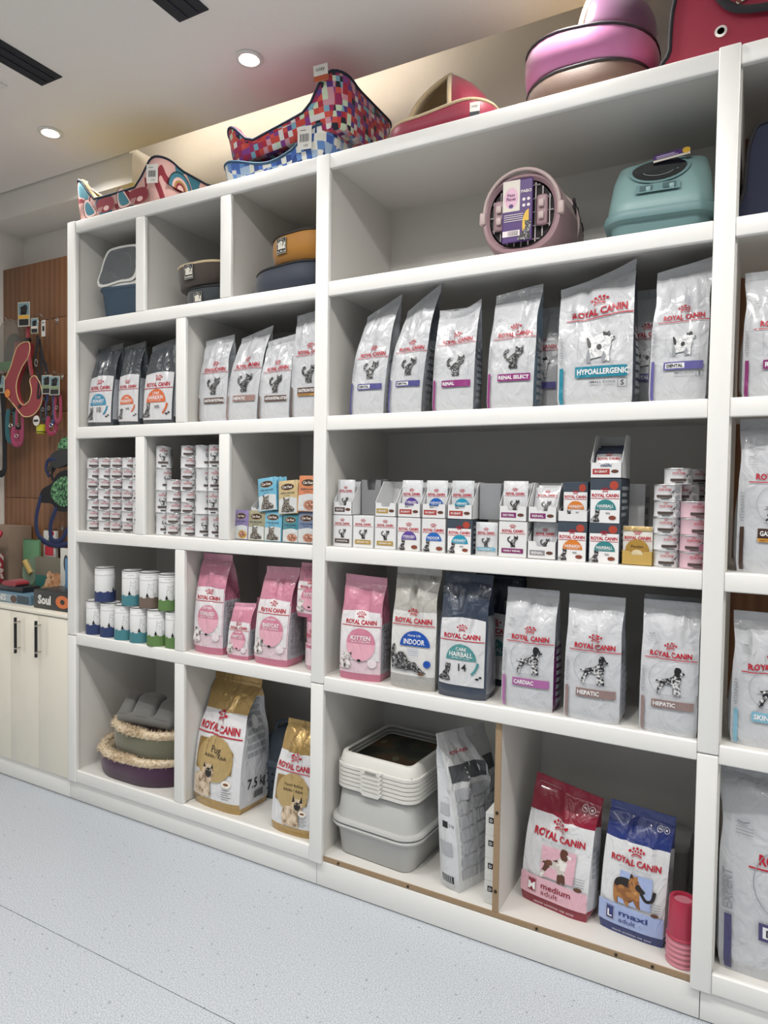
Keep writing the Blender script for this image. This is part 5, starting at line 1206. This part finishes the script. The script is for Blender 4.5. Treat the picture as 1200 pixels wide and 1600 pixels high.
# navy bag at the right edge
t = thing('pet_carrier_bag', 'dark navy fabric carrier at the right edge of the upper shelf', 'pet carrier', (3.17, .22, Z1), 0)
sb = spline([(-.19, 0), (-.195, .1), (-.18, .25), (-.12, .29), (.16, .29), (.19, .2), (.19, 0)], 5)
MB().prism(sb, -.15, .15).build('bag_body', paint('#141c33', .8, bs=200, bstr=.2, key='navy_carrier_cloth'), t, ang=50)
MB().tube([(x, -.15, z) for x, z in sb], .006, 6, closed=True).build('piping', BLKC, t, ang=80)
# ------------------------------------------------------------------ bottom cubby: round plush beds and cushion
PLUM = paint('#43213f', .8, bs=200, bstr=.2, key='plum_cloth', sheen=.3); OLIVE = paint('#6b6b56', .8, bs=200, bstr=.2, key='olive_cloth', sheen=.3)
FUR = speckle('cream_fur', [(0, '#a68e72'), (.35, '#c9b394'), (.55, '#dccbb0'), (.8, '#e6dac4')], 60.); ROSE = paint('#a98a92', .95, bs=120, bstr=.9, bdist=.006, key='rose_plush', sheen=.6)
bed('plum round bed with cream fur rim, at the bottom of the left cubby', (.37, .272, Z5A), .60, .48, .23, lambda x, y: .12, PLUM, FUR, None, wall=.06, flare=.01, group='fur-rimmed round beds', fur=FUR, cushmat=ROSE)
bed('olive round bed with cream fur rim and rose lining, on the plum one', (.42, .285, Z5A+.116), .54, .46, .22, lambda x, y: .135, OLIVE, FUR, paint('#1c1d1a', .7), wall=.06, flare=.01, group='fur-rimmed round beds', fur=FUR, cushmat=ROSE, cush=.10)
t = thing('cushion', 'small grey tufted cushion resting on the olive bed', 'cushion', (.40, .185, Z5A+.262), R(6))
GREYC = paint('#6b6b68', .9, bs=220, bstr=.3, key='grey_cloth', sheen=.3)
MB().box(-.165, .185, -.085, .085, 0, .05, .022, 4).build('seat_pad', GREYC, t, ang=60)
for x0, x1, z1 in ((-.165, -.085, .118), (-.085, .055, .130), (.055, .185, .116)):
    rows = []; cx, hw = (x0+x1)/2, (x1-x0)/2
    for f in (0, .08, .3, .55, .8, .93, 1.):
        z = .046+(z1-.046)*f; k = (1-.12*f)*(1 if f < .9 else .9 if f < .97 else .6); th = .075*(1-.45*f)*(1 if f < .9 else .85 if f < .97 else .5)
        rows.append([(cx+hw*k*math.copysign(abs(math.cos(R(a)))**.4, math.cos(R(a))), -.005+.03*f+th*math.copysign(abs(math.sin(R(a)))**.7, math.sin(R(a))), z) for a in range(0, 360, 15)])
    MB().grid(rows, True, 0, True, True).build('tufted_section', GREYC, t, ang=60)
# slate plastic carrier behind the small gold bag
t = thing('pet_carrier', 'slate blue plastic carrier with vent holes behind the gold bags', 'pet carrier', (1.20, .36, Z5A), 0)
SLP = paint('#4a5560', .5, key='slate_plastic')
MB().grid(tub_rows(.40, .26, .08, [(-.03, 0), (-.02, .01), (0, .16), (.008, .165), (.008, .18), (-.01, .19), (-.03, .26), (-.07, .31), (-.12, .325)]), True, 0, True, True).build('shell', SLP, t, ang=50)
hd = paint('#20262c', .8)
for i in range(5):
    for j in range(4):
        if (i+j) % 2 == 0 or True: MB().lathe([(.006, 0), (.006, -.004)], 8).build('vent_hole', hd, t, (-.18+.034*i, -.1285+.012*(j > 2), .06+.035*j), (R(-90), 0, 0))
MB().tube(spline([(-.12, -.05, .31), (-.10, -.05, .35), (.0, -.05, .362), (.10, -.05, .35), (.12, -.05, .31)], 5, False), .009, 8).build('handle', SLP, t, ang=80)
# ------------------------------------------------------------------ litter trays
LTG = paint('#b7b8b6', .38, key='grey_tray'); LTW = paint('#d9d8d2', .38, key='cream_tray')
tg = 'stacked litter trays'
PR = [(-.030, 0), (-.024, .006), (-.012, .09), (-.004, .118), (.012, .122), (.016, .13), (.012, .136), (.0, .136), (-.008, .12), (-.018, .09), (-.028, .010), (-.2, .008)]
t = thing('litter_tray', 'pale grey litter tray standing upright at the bottom of the stack', 'litter tray', (1.752, .262, Z5B), R(-3), tg)
MB().grid(tub_rows(.385, .43, .07, PR), True, 0, True, True).build('tub', LTG, t, ang=45)
t = thing('litter_tray', 'grey litter tray lying upside down on the upright one', 'litter tray', (1.752, .262, Z5B+.138+.138), R(-3), tg)
o = MB().grid(tub_rows(.385, .43, .07, [(a, -b) for a, b in PR]), True, 0, True, True).build('tub', LTG, t, ang=45)
WF_ = [(0, 0), (0, .012), (-.006, .014), (-.016, .05), (-.02, .054), (-.036, .054), (-.036, .051), (-.021, .051), (-.019, .048), (-.009, .0115), (-.003, .0095), (-.003, 0)]
fm = None
for i in range(6):
    lb = ('topmost white tray frame, with a dark printed sheet inside' if i == 5 else '%s white tray frame from the bottom of the nested stack' % ('lowest', 'second', 'third', 'fourth', 'fifth')[i])
    t = thing('tray_frame', lb, 'tray frame', (1.756, .268, Z5B+.277+.0165*i), R(-3), 'nested white tray frames')
    rows = tub_rows(.375, .425, .06, WF_)
    if fm is None:
        fm = MB().grid(rows+[rows[0]], True, 0).mesh('frame', LTW, 45)
        tm = MB().prism([(-.058, .016), (-.050, .004), (-.040, -.006), (.030, -.006), (.040, .004), (.048, .016)], -.2195, -.20).mesh('clip_tab', LTW, 45)
    link('frame', fm, t); link('clip_tab', tm, t)
MB().box(-.03, .022, -.2215, -.2185, .002, .011, .001, 1).build('clip_slot', paint('#8f8e88', .5), t)
tag(MB().box(-.17, .17, -.19, .19, 0, .004).build('printed_sheet', blotch('sheet_print', [(0, '#23241f'), (.45, '#3b3f31'), (.55, '#56402c'), (.68, '#6e745c')], 7., .4, 1.), None, (1.756, .268, Z5B+.277+.0165*5+.012), (0, 0, R(-4))), 'dark printed sheet lying inside the topmost white tray frame', 'printed sheet')
# small white boxes behind the raw divider
for i in range(4):
    t = thing('small_box', 'small white box with a black letter mark, %s of the pile by the raw divider' % ('lowest', 'second', 'third', 'topmost')[i], 'box', (2.237, .10, Z5B+.083*i), 0, 'small white boxes by the divider')
    MB().box(-.02, .02, -.05, .07, 0, .082, .001, 1).build('box', blotch('dotted_card', [(0, '#d3d3cf'), (.6, '#c0c1bf'), (.64, '#d8d8d4')], 90., .6), t)
    A = Art(); A.part('letter_mark').rect(INK, -.008, .012, .045, .066).text(CARD, 'D', .002, .0555, height=.011, bold=.03)
    A.build(t, flat_S((0, -.05, 0), (1, 0, 0), (0, 0, 1)), step=.5, eps=.0005, de=.0002)
# red cups, nested upside down
RC = clear('#b23850', .9, .2, 'red_cup'); RC2 = clear('#d88a98', .8, .2, 'pale_cup')
for i in range(6):
    lb = 'red plastic cup on top of the upside-down stack' if i == 5 else 'pale red rim of the %s cup in the nested stack' % ('lowest', 'second', 'third', 'fourth', 'fifth')[i]
    t = thing('plastic_cup', lb, 'cup', (2.868, .075, Z5B+.0165*i+.0002), 0, 'nested red cups')
    MB().lathe([(.047, 0), (.048, .004), (.0455, .008), (.0445, .009), (.0405, .118), (.039, .121), (.03, .121), (.028, .112)], 28, cap=False).build('cup_wall', RC if i == 5 else RC2, t, ang=40)
    if i == 5: MB().lathe([(.028, .112), (.001, .112)], 24, cap=False).build('cup_base', RC2, t)
# clear tubs in the shade behind the red and blue bags
for i, (x, lb) in enumerate(((2.60, 'cloudy plastic tub behind the red bag'), (2.785, 'cloudy plastic tub behind the blue bag'))):
    t = thing('plastic_tub', lb, 'tub', (x, .42, Z5B), 0, 'cloudy tubs at the back')
    MB().grid(tub_rows(.15, .18, .03, [(-.01, 0), (-.005, .004), (0, .22), (-.002, .22), (-.007, .008)]), True, 0, True, False).build('tub_wall', clear('#b9bab8', .55, .3), t, ang=45)
    MB().grid(tub_rows(.15, .18, .03, [(.004, .218), (.006, .222), (.004, .236), (-.01, .24)]), True, 0, True, True).build('lid', clear('#c4c5c3', .7, .3), t, ang=45)
# ------------------------------------------------------------------ goods hanging on the walnut panel
HK = paint('#c4c2bc', .25, metal=1, key='hook_metal')
def hook(x, z, out=.10):
    t = thing('wall_hook', HL.pop(0), 'hook', (x, .42, z), 0, 'metal hooks on the walnut panel')
    MB().tube([(0, 0, 0), (0, -out, 0), (0, -out-.012, .014)], .0025, 6).build('prong', HK, t)
    MB().box(-.012, .012, -.004, 0, -.016, .016, .001, 1).build('base_plate', HK, t); return t
HL = ['metal hook holding the red harness', 'metal hook with a small white price strip', 'metal hook holding the clear pack', 'metal hook holding the left black lead', 'metal hook holding the teal and pink collars', 'metal hook holding the blue collars', 'metal hook holding the pink collar on the right', 'metal hook holding the dark harness', 'metal hook low on the panel over the red pack', 'metal hook low on the panel beside the shelf unit']
for x, z in ((-.85, 2.59), (-.665, 2.585), (-1.0, 2.60), (-1.09, 2.28), (-.96, 2.10), (-.62, 2.245), (-.545, 2.245), (-.535, 1.90), (-.62, 1.335), (-.50, 1.335)): hook(x, z)
HX = ((-.85, .315))
def hcard(t, x, y, z, w, h, stripe='#c9a04a', name='header_card', rz=.25):
    c = link(name, None, t, (x, y, z), (0, 0, rz)); MB().box(-w/2, w/2, -.001, .001, 0, h, .0008, 1).build('card', paint('#b3b4aa', .5), c)
    A = Art(); A.part('card_print').rect(paint('#6f8a93', .5), -w*.44, w*.44, h*.48, h*.95).shape(INK, TERRIER, -w*.35, h*.48, w*.7, sm=1).rect(paint(stripe, .5), -w*.44, w*.44, h*.32, h*.46).rect(INK, -w*.4, w*.4, h*.05, h*.3)
    A.build(c, flat_S((0, -.0011, 0), (1, 0, 0), (0, 0, 1)), step=.5, eps=.0004, de=.0001); return c
REDH = paint('#8c1226', .7, bs=240, bstr=.2, key='harness_red', sheen=.3); CORD = paint('#d8b98a', .6, key='harness_piping')
t = thing('dog_harness', 'red padded dog harness hanging on the walnut panel', 'harness', (-.85, .34, 2.01))
out = spline([(.05, .44), (-.06, .42), (-.13, .30), (-.215, .19), (-.19, .15), (-.08, .06), (.0, .0), (.10, .01), (.17, .08), (.165, .17), (.11, .235), (.06, .215), (.075, .15), (.05, .09), (-.01, .07), (-.06, .12), (-.07, .20), (-.02, .29), (.05, .36)], 5)
MB().prism(out, -.012, .012).build('vest', REDH, t, ang=30)
MB().tube([(x, -.013, z) for x, z in out], .0035, 6, closed=True).build('piping', CORD, t, ang=80)
MB().tube(spline([(.03, -.004, .57), (.03, -.006, .45), (.055, -.012, .34), (.08, -.014, .24)], 6, False), .018, 8, flat=.2).build('strap', REDH, t, ang=60)
MB().box(-.022, .022, -.012, .008, -.012, .012, .003, 2).build('buckle', BLK, t, (.03, -.004, .455))
e = MB().lathe([(.026, 0), (.024, -.003), (.001, -.003)], 20).build('badge', paint('#e0863a', .4), t, (-.155, -.016, .145), (R(-90), 0, 0))
hcard(t, .03, -.03, .53, .085, .145, '#d0a23c')
t = thing('dog_lead', 'black lead bundle hanging right of the red harness', 'lead', (-.72, .33, 2.12))
for k, pts in enumerate(([(0, 0, .36), (.01, -.01, .30), (-.02, 0, .22), (.01, 0, .1), (.0, 0, 0), (.03, 0, .02), (.035, 0, .14), (.01, .01, .27)], [(.0, .01, .34), (.04, 0, .25), (.07, .01, .13), (.09, 0, .06), (.10, 0, .08), (.07, .0, .2)])):
    MB().tube(spline(pts, 6, False), .012, 8, flat=.35).build('webbing', BLKC, t, ang=60)
MB().tube([(.012*math.cos(R(a)), -.01, .2+.02*math.sin(R(a))) for a in range(0, 360, 30)], .003, 6, closed=True).build('ring', HK, t)
hcard(t, .0, -.02, .37, .05, .09, '#cfc7bb')
t = thing('price_strip', 'small white price strip hanging from the upper right hook', 'price tag', (-.66, .325, 2.47))
MB().box(-.018, .018, -.001, .001, 0, .095, .0008, 1).build('strip', paint('#c9c9c4', .5), t)
A = Art(); A.part('strip_print').rect(INK, -.008, .012, .03, .06).line(INK, [(-.012, .08), (.012, .08)], .004); A.build(t, flat_S((0, -.0011, 0), (1, 0, 0), (0, 0, 1)), step=.5, eps=.0004)
t = thing('clear_pack', 'clear plastic pack with a dark muzzle inside, top left of the panel', 'pack', (-1.0, .36, 2.30))
MB().prism(spline([(-.12, 0), (.11, .005), (.12, .1), (.06, .27), (.0, .31), (-.1, .28), (-.125, .15)], 4), -.02, .02).build('plastic', clear('#9a978f', .35, .15), t, ang=40)
MB().prism(spline([(-.06, .03), (.06, .03), (.08, .12), (.03, .22), (-.04, .2), (-.08, .1)], 4), -.01, .012).build('muzzle', paint('#2e3133', .7), t, ang=40)
MB().box(-.03, .03, -.014, -.010, .10, .17, .006, 2).build('red_patch', REDH, t, (.06, 0, 0)); MB().box(-.11, .1, -.0215, -.0195, .005, .055).build('green_print', paint('#58775a', .5), t)
t = thing('dog_lead', 'broad black lead hanging at the left edge of the panel', 'lead', (-1.085, .33, 1.67))
MB().tube(spline([(-.035, 0, .50), (-.04, 0, .3), (-.045, 0, .05), (-.02, 0, .0), (.02, 0, .0), (.04, 0, .06), (.035, 0, .3), (.02, 0, .5)], 6, False), .022, 8, flat=.3).build('webbing', paint('#12151c', .8, key='lead_black'), t, ang=60)
hcard(t, .0, -.02, .49, .11, .105, '#7fa39a')
def collar(label, x, z, h, w, col, ring=True, rz=0., two=None):
    t = thing('pet_collar', label, 'collar', (x, .335, z), rz, 'collars on the walnut panel'); m = paint(col, .7, bs=240, bstr=.2, sheen=.2)
    MB().tube(spline([(-w*.3, 0, h), (-w*.5, 0, h*.7), (-w*.45, 0, h*.15), (0, 0, 0), (w*.45, 0, h*.15), (w*.5, 0, h*.7), (w*.3, 0, h)], 6, False), .013, 8, flat=.3).build('band', m, t, ang=60)
    MB().box(-.014, .014, -.008, .008, -.012, .012, .003, 2).build('buckle', BLK, t, (w*.2, -.002, h*.98))
    if ring: MB().tube([(.010*math.cos(R(a)), -.008, h*.5+.010*math.sin(R(a))) for a in range(0, 360, 36)], .002, 6, closed=True).build('ring', HK, t)
    return t
collar('teal collar hanging below the red harness', -.985, 1.86, .20, .05, '#1e5a62', rz=.5)
collar('pink collar hanging below the red harness beside the teal one', -.905, 1.845, .23, .06, '#8f2c52')
t = collar('short pink collar in the middle of the cluster', -.93, 1.84, .11, .045, '#99385c', rz=.6)
t = collar('navy collar among the right cluster', -.615, 1.95, .20, .065, '#26356b'); hcard(t, .0, -.02, .18, .07, .11, '#7d8f6a')
collar('magenta collar hanging low in the right cluster', -.60, 1.90, .10, .05, '#8f2749', rz=.4)
t = collar('red pink collar beside the shelf post', -.545, 1.97, .16, .05, '#8f2749'); hcard(t, .0, -.02, .15, .07, .11, '#7d8f6a')
t = collar('black collar hanging above the yellow container', -.67, 1.98, .13, .05, '#17191f')
t = thing('bag_dispenser', 'small yellow container with a round white tag on the panel', 'dispenser', (-.675, .32, 1.90))
MB().lathe([(.02, 0), (.026, .004), (.026, .05), (.02, .055)], 18).build('container', paint('#b9b52c', .5), t); MB().lathe([(.0262, .008), (.0268, .011), (.0262, .014)], 18, cap=False).build('band', BLK, t)
MB().lathe([(.03, 0), (.03, -.002)], 20).build('tag', paint('#d8d6cf', .5), t, (0, -.03, .075), (R(-90), 0, 0))
MB().box(-.02, .02, -.003, 0, -.006, .006).build('tag_print', INK, t, (0, -.032, .075))
# dark green harness beside the post
t = thing('dog_harness', 'navy and black harness with green leaf print beside the post', 'harness', (-.53, .34, 1.25))
GRN = blotch('leaf_print', [(0, '#20382e'), (.44, '#5f9a68'), (.54, '#20382e'), (.6, '#7fb083')], 60., .8, 1.); NVW = paint('#1d2a52', .75, bs=240, bstr=.2, key='navy_webbing')
MB().prism(spline([(-.17, .25), (-.15, .32), (-.06, .36), (.0, .42), (.10, .42), (.10, .22), (.0, .2), (-.06, .24)], 5), -.014, .014).build('padding', paint('#13161d', .8, key='harness_black'), t, ang=40)
MB().prism(spline([(-.06, .30), (-.02, .37), (.08, .40), (.10, .30), (.08, .23), (.0, .24)], 4), -.020, -.013).build('leaf_panel', GRN, t)
MB().prism(spline([(.02, .5), (.0, .58), (.06, .63), (.10, .6), (.09, .5)], 4), -.016, .01).build('upper_panel', GRN, t)
MB().prism(spline([(-.06, .46), (-.05, .53), (.08, .56), (.1, .48), (.0, .45)], 4), -.022, .0).build('collar_plate', paint('#23262b', .5), t)
MB().tube(spline([(-.16, -.01, .29), (-.2, -.015, .16), (-.18, -.02, .06), (-.10, -.02, .01), (.02, -.02, .0), (.10, -.01, .02)], 6, False), .016, 8, flat=.35).build('strap', NVW, t, ang=60)
MB().tube(spline([(-.02, -.01, .22), (-.06, -.02, .12), (-.05, -.02, .03), (.03, -.02, .03), (.08, -.01, .1)], 6, False), .016, 8, flat=.35).build('strap', NVW, t, ang=60)
MB().tube(spline([(-.02, -.01, .34), (-.05, -.02, .41), (-.01, -.01, .47), (.05, 0, .52)], 6, False), .012, 8, flat=.35).build('strap', BLKC, t, ang=60)
MB().tube(spline([(-.08, -.015, .40), (-.10, -.02, .45), (-.07, -.02, .50), (.02, -.015, .49)], 6, False), .012, 8, flat=.5).build('strap', NVW, t, ang=60)
MB().box(-.025, .025, -.008, .008, -.014, .014, .004, 2).build('buckle', BLK, t, (-.06, -.02, .445))
# ------------------------------------------------------------------ goods on the worktop
WT = .9455
def pack(name, label, x0, x1, y0, y1, h, m, cat, z=WT, rz=0, deco=None, r=.002):
    t = thing(name, label, cat, ((x0+x1)/2, (y0+y1)/2, z), rz); a, b = (x1-x0)/2, (y1-y0)/2
    MB().box(-a, a, -b, b, 0, h, r, 2).build('box', m, t)
    if deco:
        A = Art(); deco(A, a, h); A.build(t, flat_S((0, -b, 0), (1, 0, 0), (0, 0, 1)), step=.5, eps=.0005, de=.0002)
    return t
pack('cardboard_box', 'brown cardboard box at the far left of the worktop', -1.15, -.90, .26, .41, .40, paint('#8a7868', .8), 'box')
flo = blotch('floral_print', [(0, '#8c2a3a'), (.42, '#c7b8ae'), (.55, '#a83a48'), (.62, '#d3c8bd')], 18., .5, 1.)
t = pack('gift_box', 'floral printed box with red flowers at the left edge', -1.05, -.885, .12, .22, .24, flo, 'box')
rgb = [paint('#a32338', .5, key='ribbon_red'), paint('#2a1a22', .5, key='ribbon_dark')]
t = thing('rope_toy', 'bunch of red and black rope toys on the floral box', 'toy', (-.955, .17, WT+.2415))
rg = random.Random(8)
for k in range(9):
    x = -.07+.018*k
    MB().tube(spline([(x, rg.uniform(-.03, .02), .012), (x+rg.uniform(-.03, .03), rg.uniform(-.04, .0), .07), (x+rg.uniform(-.02, .04), rg.uniform(-.04, .02), .13), (x*.6, 0, .10+.05*rg.random())], 5, False), .010, 7).build('rope', rgb[k % 2], t, ang=70)
def d1(A, a, h):
    A.part('front_print').rect(paint('#98a9b4', .5), -a*.96, a*.4, h*.1, h*.85).text(paint('#e8e8e6', .5), 'CARNIS', -a*.45, h*.5, width=a*.8, bold=.02).ell(paint('#5b4840', .6), a*.28, h*.45, a*.14, h*.36)
    A.rect(paint('#3d4c56', .5), a*.45, a*.95, h*.1, h*.85)
pack('treat_box', 'flat grey-blue treat box at the front of the worktop', -.80, -.395, .06, .20, .055, paint('#5f7f92', .4), 'box', deco=d1)
def d2(A, a, h):
    A.part('front_print').text(paint('#d8d8d4', .5), 'Soul', -a*.4, h*.5, width=a*.7, bold=.05).ell(paint('#d0703c', .5), a*.55, h*.5, a*.36, h*.34).ell(paint('#2b2b2b', .5), a*.55, h*.5, a*.12, h*.14)
pack('treat_box', 'black treat box with white lettering beside the shelf post', -.335, -.03, .04, .20, .098, paint('#2b2d30', .35), 'box', deco=d2)
pack('treat_tray', 'dark tray of treats lying on the flat grey-blue box', -.77, -.50, .085, .19, .03, paint('#20252b', .3), 'tray', z=WT+.0555, deco=None)
tag(MB().prism(spline([(-.05, 0), (.05, 0), (.06, .02), (.0, .03), (-.06, .02)], 4), -.04, .04).build('red_toy', REDH, None, (-.63, .13, WT+.086)), 'small red toy lying on the dark tray', 'toy')
def d3(A, a, h):
    gc = speckle('ginger_print', [(0, '#a9714c'), (.42, '#c8956d'), (.58, '#ddb592')], 30.)
    A.part('front_print').rect(paint('#2b6b63', .5), -a, a, 0, h*.55)
    A.part('animal_picture').shape(gc, [(-.9, .2), (-.5, .5), (-.35, .9), (-.2, 1.05), (.0, .95), (.3, 1.0), (.6, .8), (.8, .4), (.85, .1), (.0, .12), (-.4, .12)], 0, 0, min(a, h)*.95, sm=3)
    A.ell(INK, -.35*a, h*.5, a*.03, h*.03, n=8).ell(INK, -.1*a, h*.52, a*.03, h*.03, n=8).ell(paint('#d8a69a', .5), -.25*a, h*.4, a*.03, h*.02, n=6)
    A.part('letters').text(paint('#e2e2de', .5), 'Cat', a*.55, h*.36, width=a*.3)
pack('treat_pouch', 'cat treat pack with a ginger cat picture, teal below', -.66, -.34, .27, .30, .235, paint('#6e6a5c', .5), 'pack', deco=d3)
def d4(A, a, h):
    A.part('front_print').rect(paint('#c4283f', .4), -a*.7, a*.7, h*.12, h*.45).ell(paint('#3f5a4a', .5), a*.2, h*.65, a*.35, h*.18).rect(paint('#c4283f', .5), -a*.1, a*.8, h*.86, h*.98)
t = pack('blister_pack', 'white blister pack with a red toy hanging low on the panel', -.665, -.555, .325, .345, .165, paint('#c9c9c4', .4), 'pack', z=1.165, deco=d4)
def d5(A, a, h):
    A.part('front_print').ell(paint('#33383d', .4), -a*.4, h*.72, a*.25, h*.16).rect(paint('#a2203a', .4), a*.1, a*.5, h*.42, h*.92).rect(paint('#b8402f', .5), -a*.95, a*.95, h*.0, h*.24).ell(paint('#d8d8d4', .5), -a*.3, h*.3, a*.35, h*.1).ell(paint('#7a8f9a', .5), -a*.3, h*.3, a*.24, h*.07).ell(paint('#d8d8d4', .5), a*.3, h*.27, a*.28, h*.08).ell(paint('#7a8f9a', .5), a*.3, h*.27, a*.19, h*.055)
pack('brush_pack', 'white and red grooming pack standing beside the shelf post', -.40, -.235, .245, .265, .30, paint('#cfcfca', .4), 'pack', deco=d5)
pack('brush_pack', 'blue-edged pack squeezed against the shelf post', -.23, -.20, .15, .28, .26, paint('#4d7fa5', .4), 'pack')
t = thing('green_toy_pack', 'green backed toy pack with a yellow tube', 'pack', (-.735, .30, WT))
MB().box(-.075, .075, -.004, .004, 0, .33, .01, 2).build('card', paint('#5d8a66', .5), t); MB().tube([(-.04, -.016, .2), (.02, -.016, .13)], .018, 10).build('tube_toy', paint('#b79a55', .5), t)
MB().prism(spline([(-.05, .18), (-.06, .1), (0, .06), (.06, .1), (.05, .22)], 4), -.02, -.004).build('blister', clear('#9fb5a4', .4, .1), t)
for k in range(4):
    tg_ = MB().tube([(-.03+.022*k, 0, 0), (-.035+.024*k, .01, .32)], .006, 6)
    tag(tg_.build('black_brush', BLK, None, (-.44, .385, WT)), 'thin black brush handle leaning on the panel, %s of four' % ('first', 'second', 'third', 'fourth')[k], 'brush', 'black brush handles on the worktop')
tag(MB().box(-.025, .02, -.004, 0, -.04, .04, .002).build('wall_socket', paint('#cfcfca', .4), None, (-.53, .4195, 1.945)), 'small white plate on the walnut panel above the dark harness', 'wall plate')
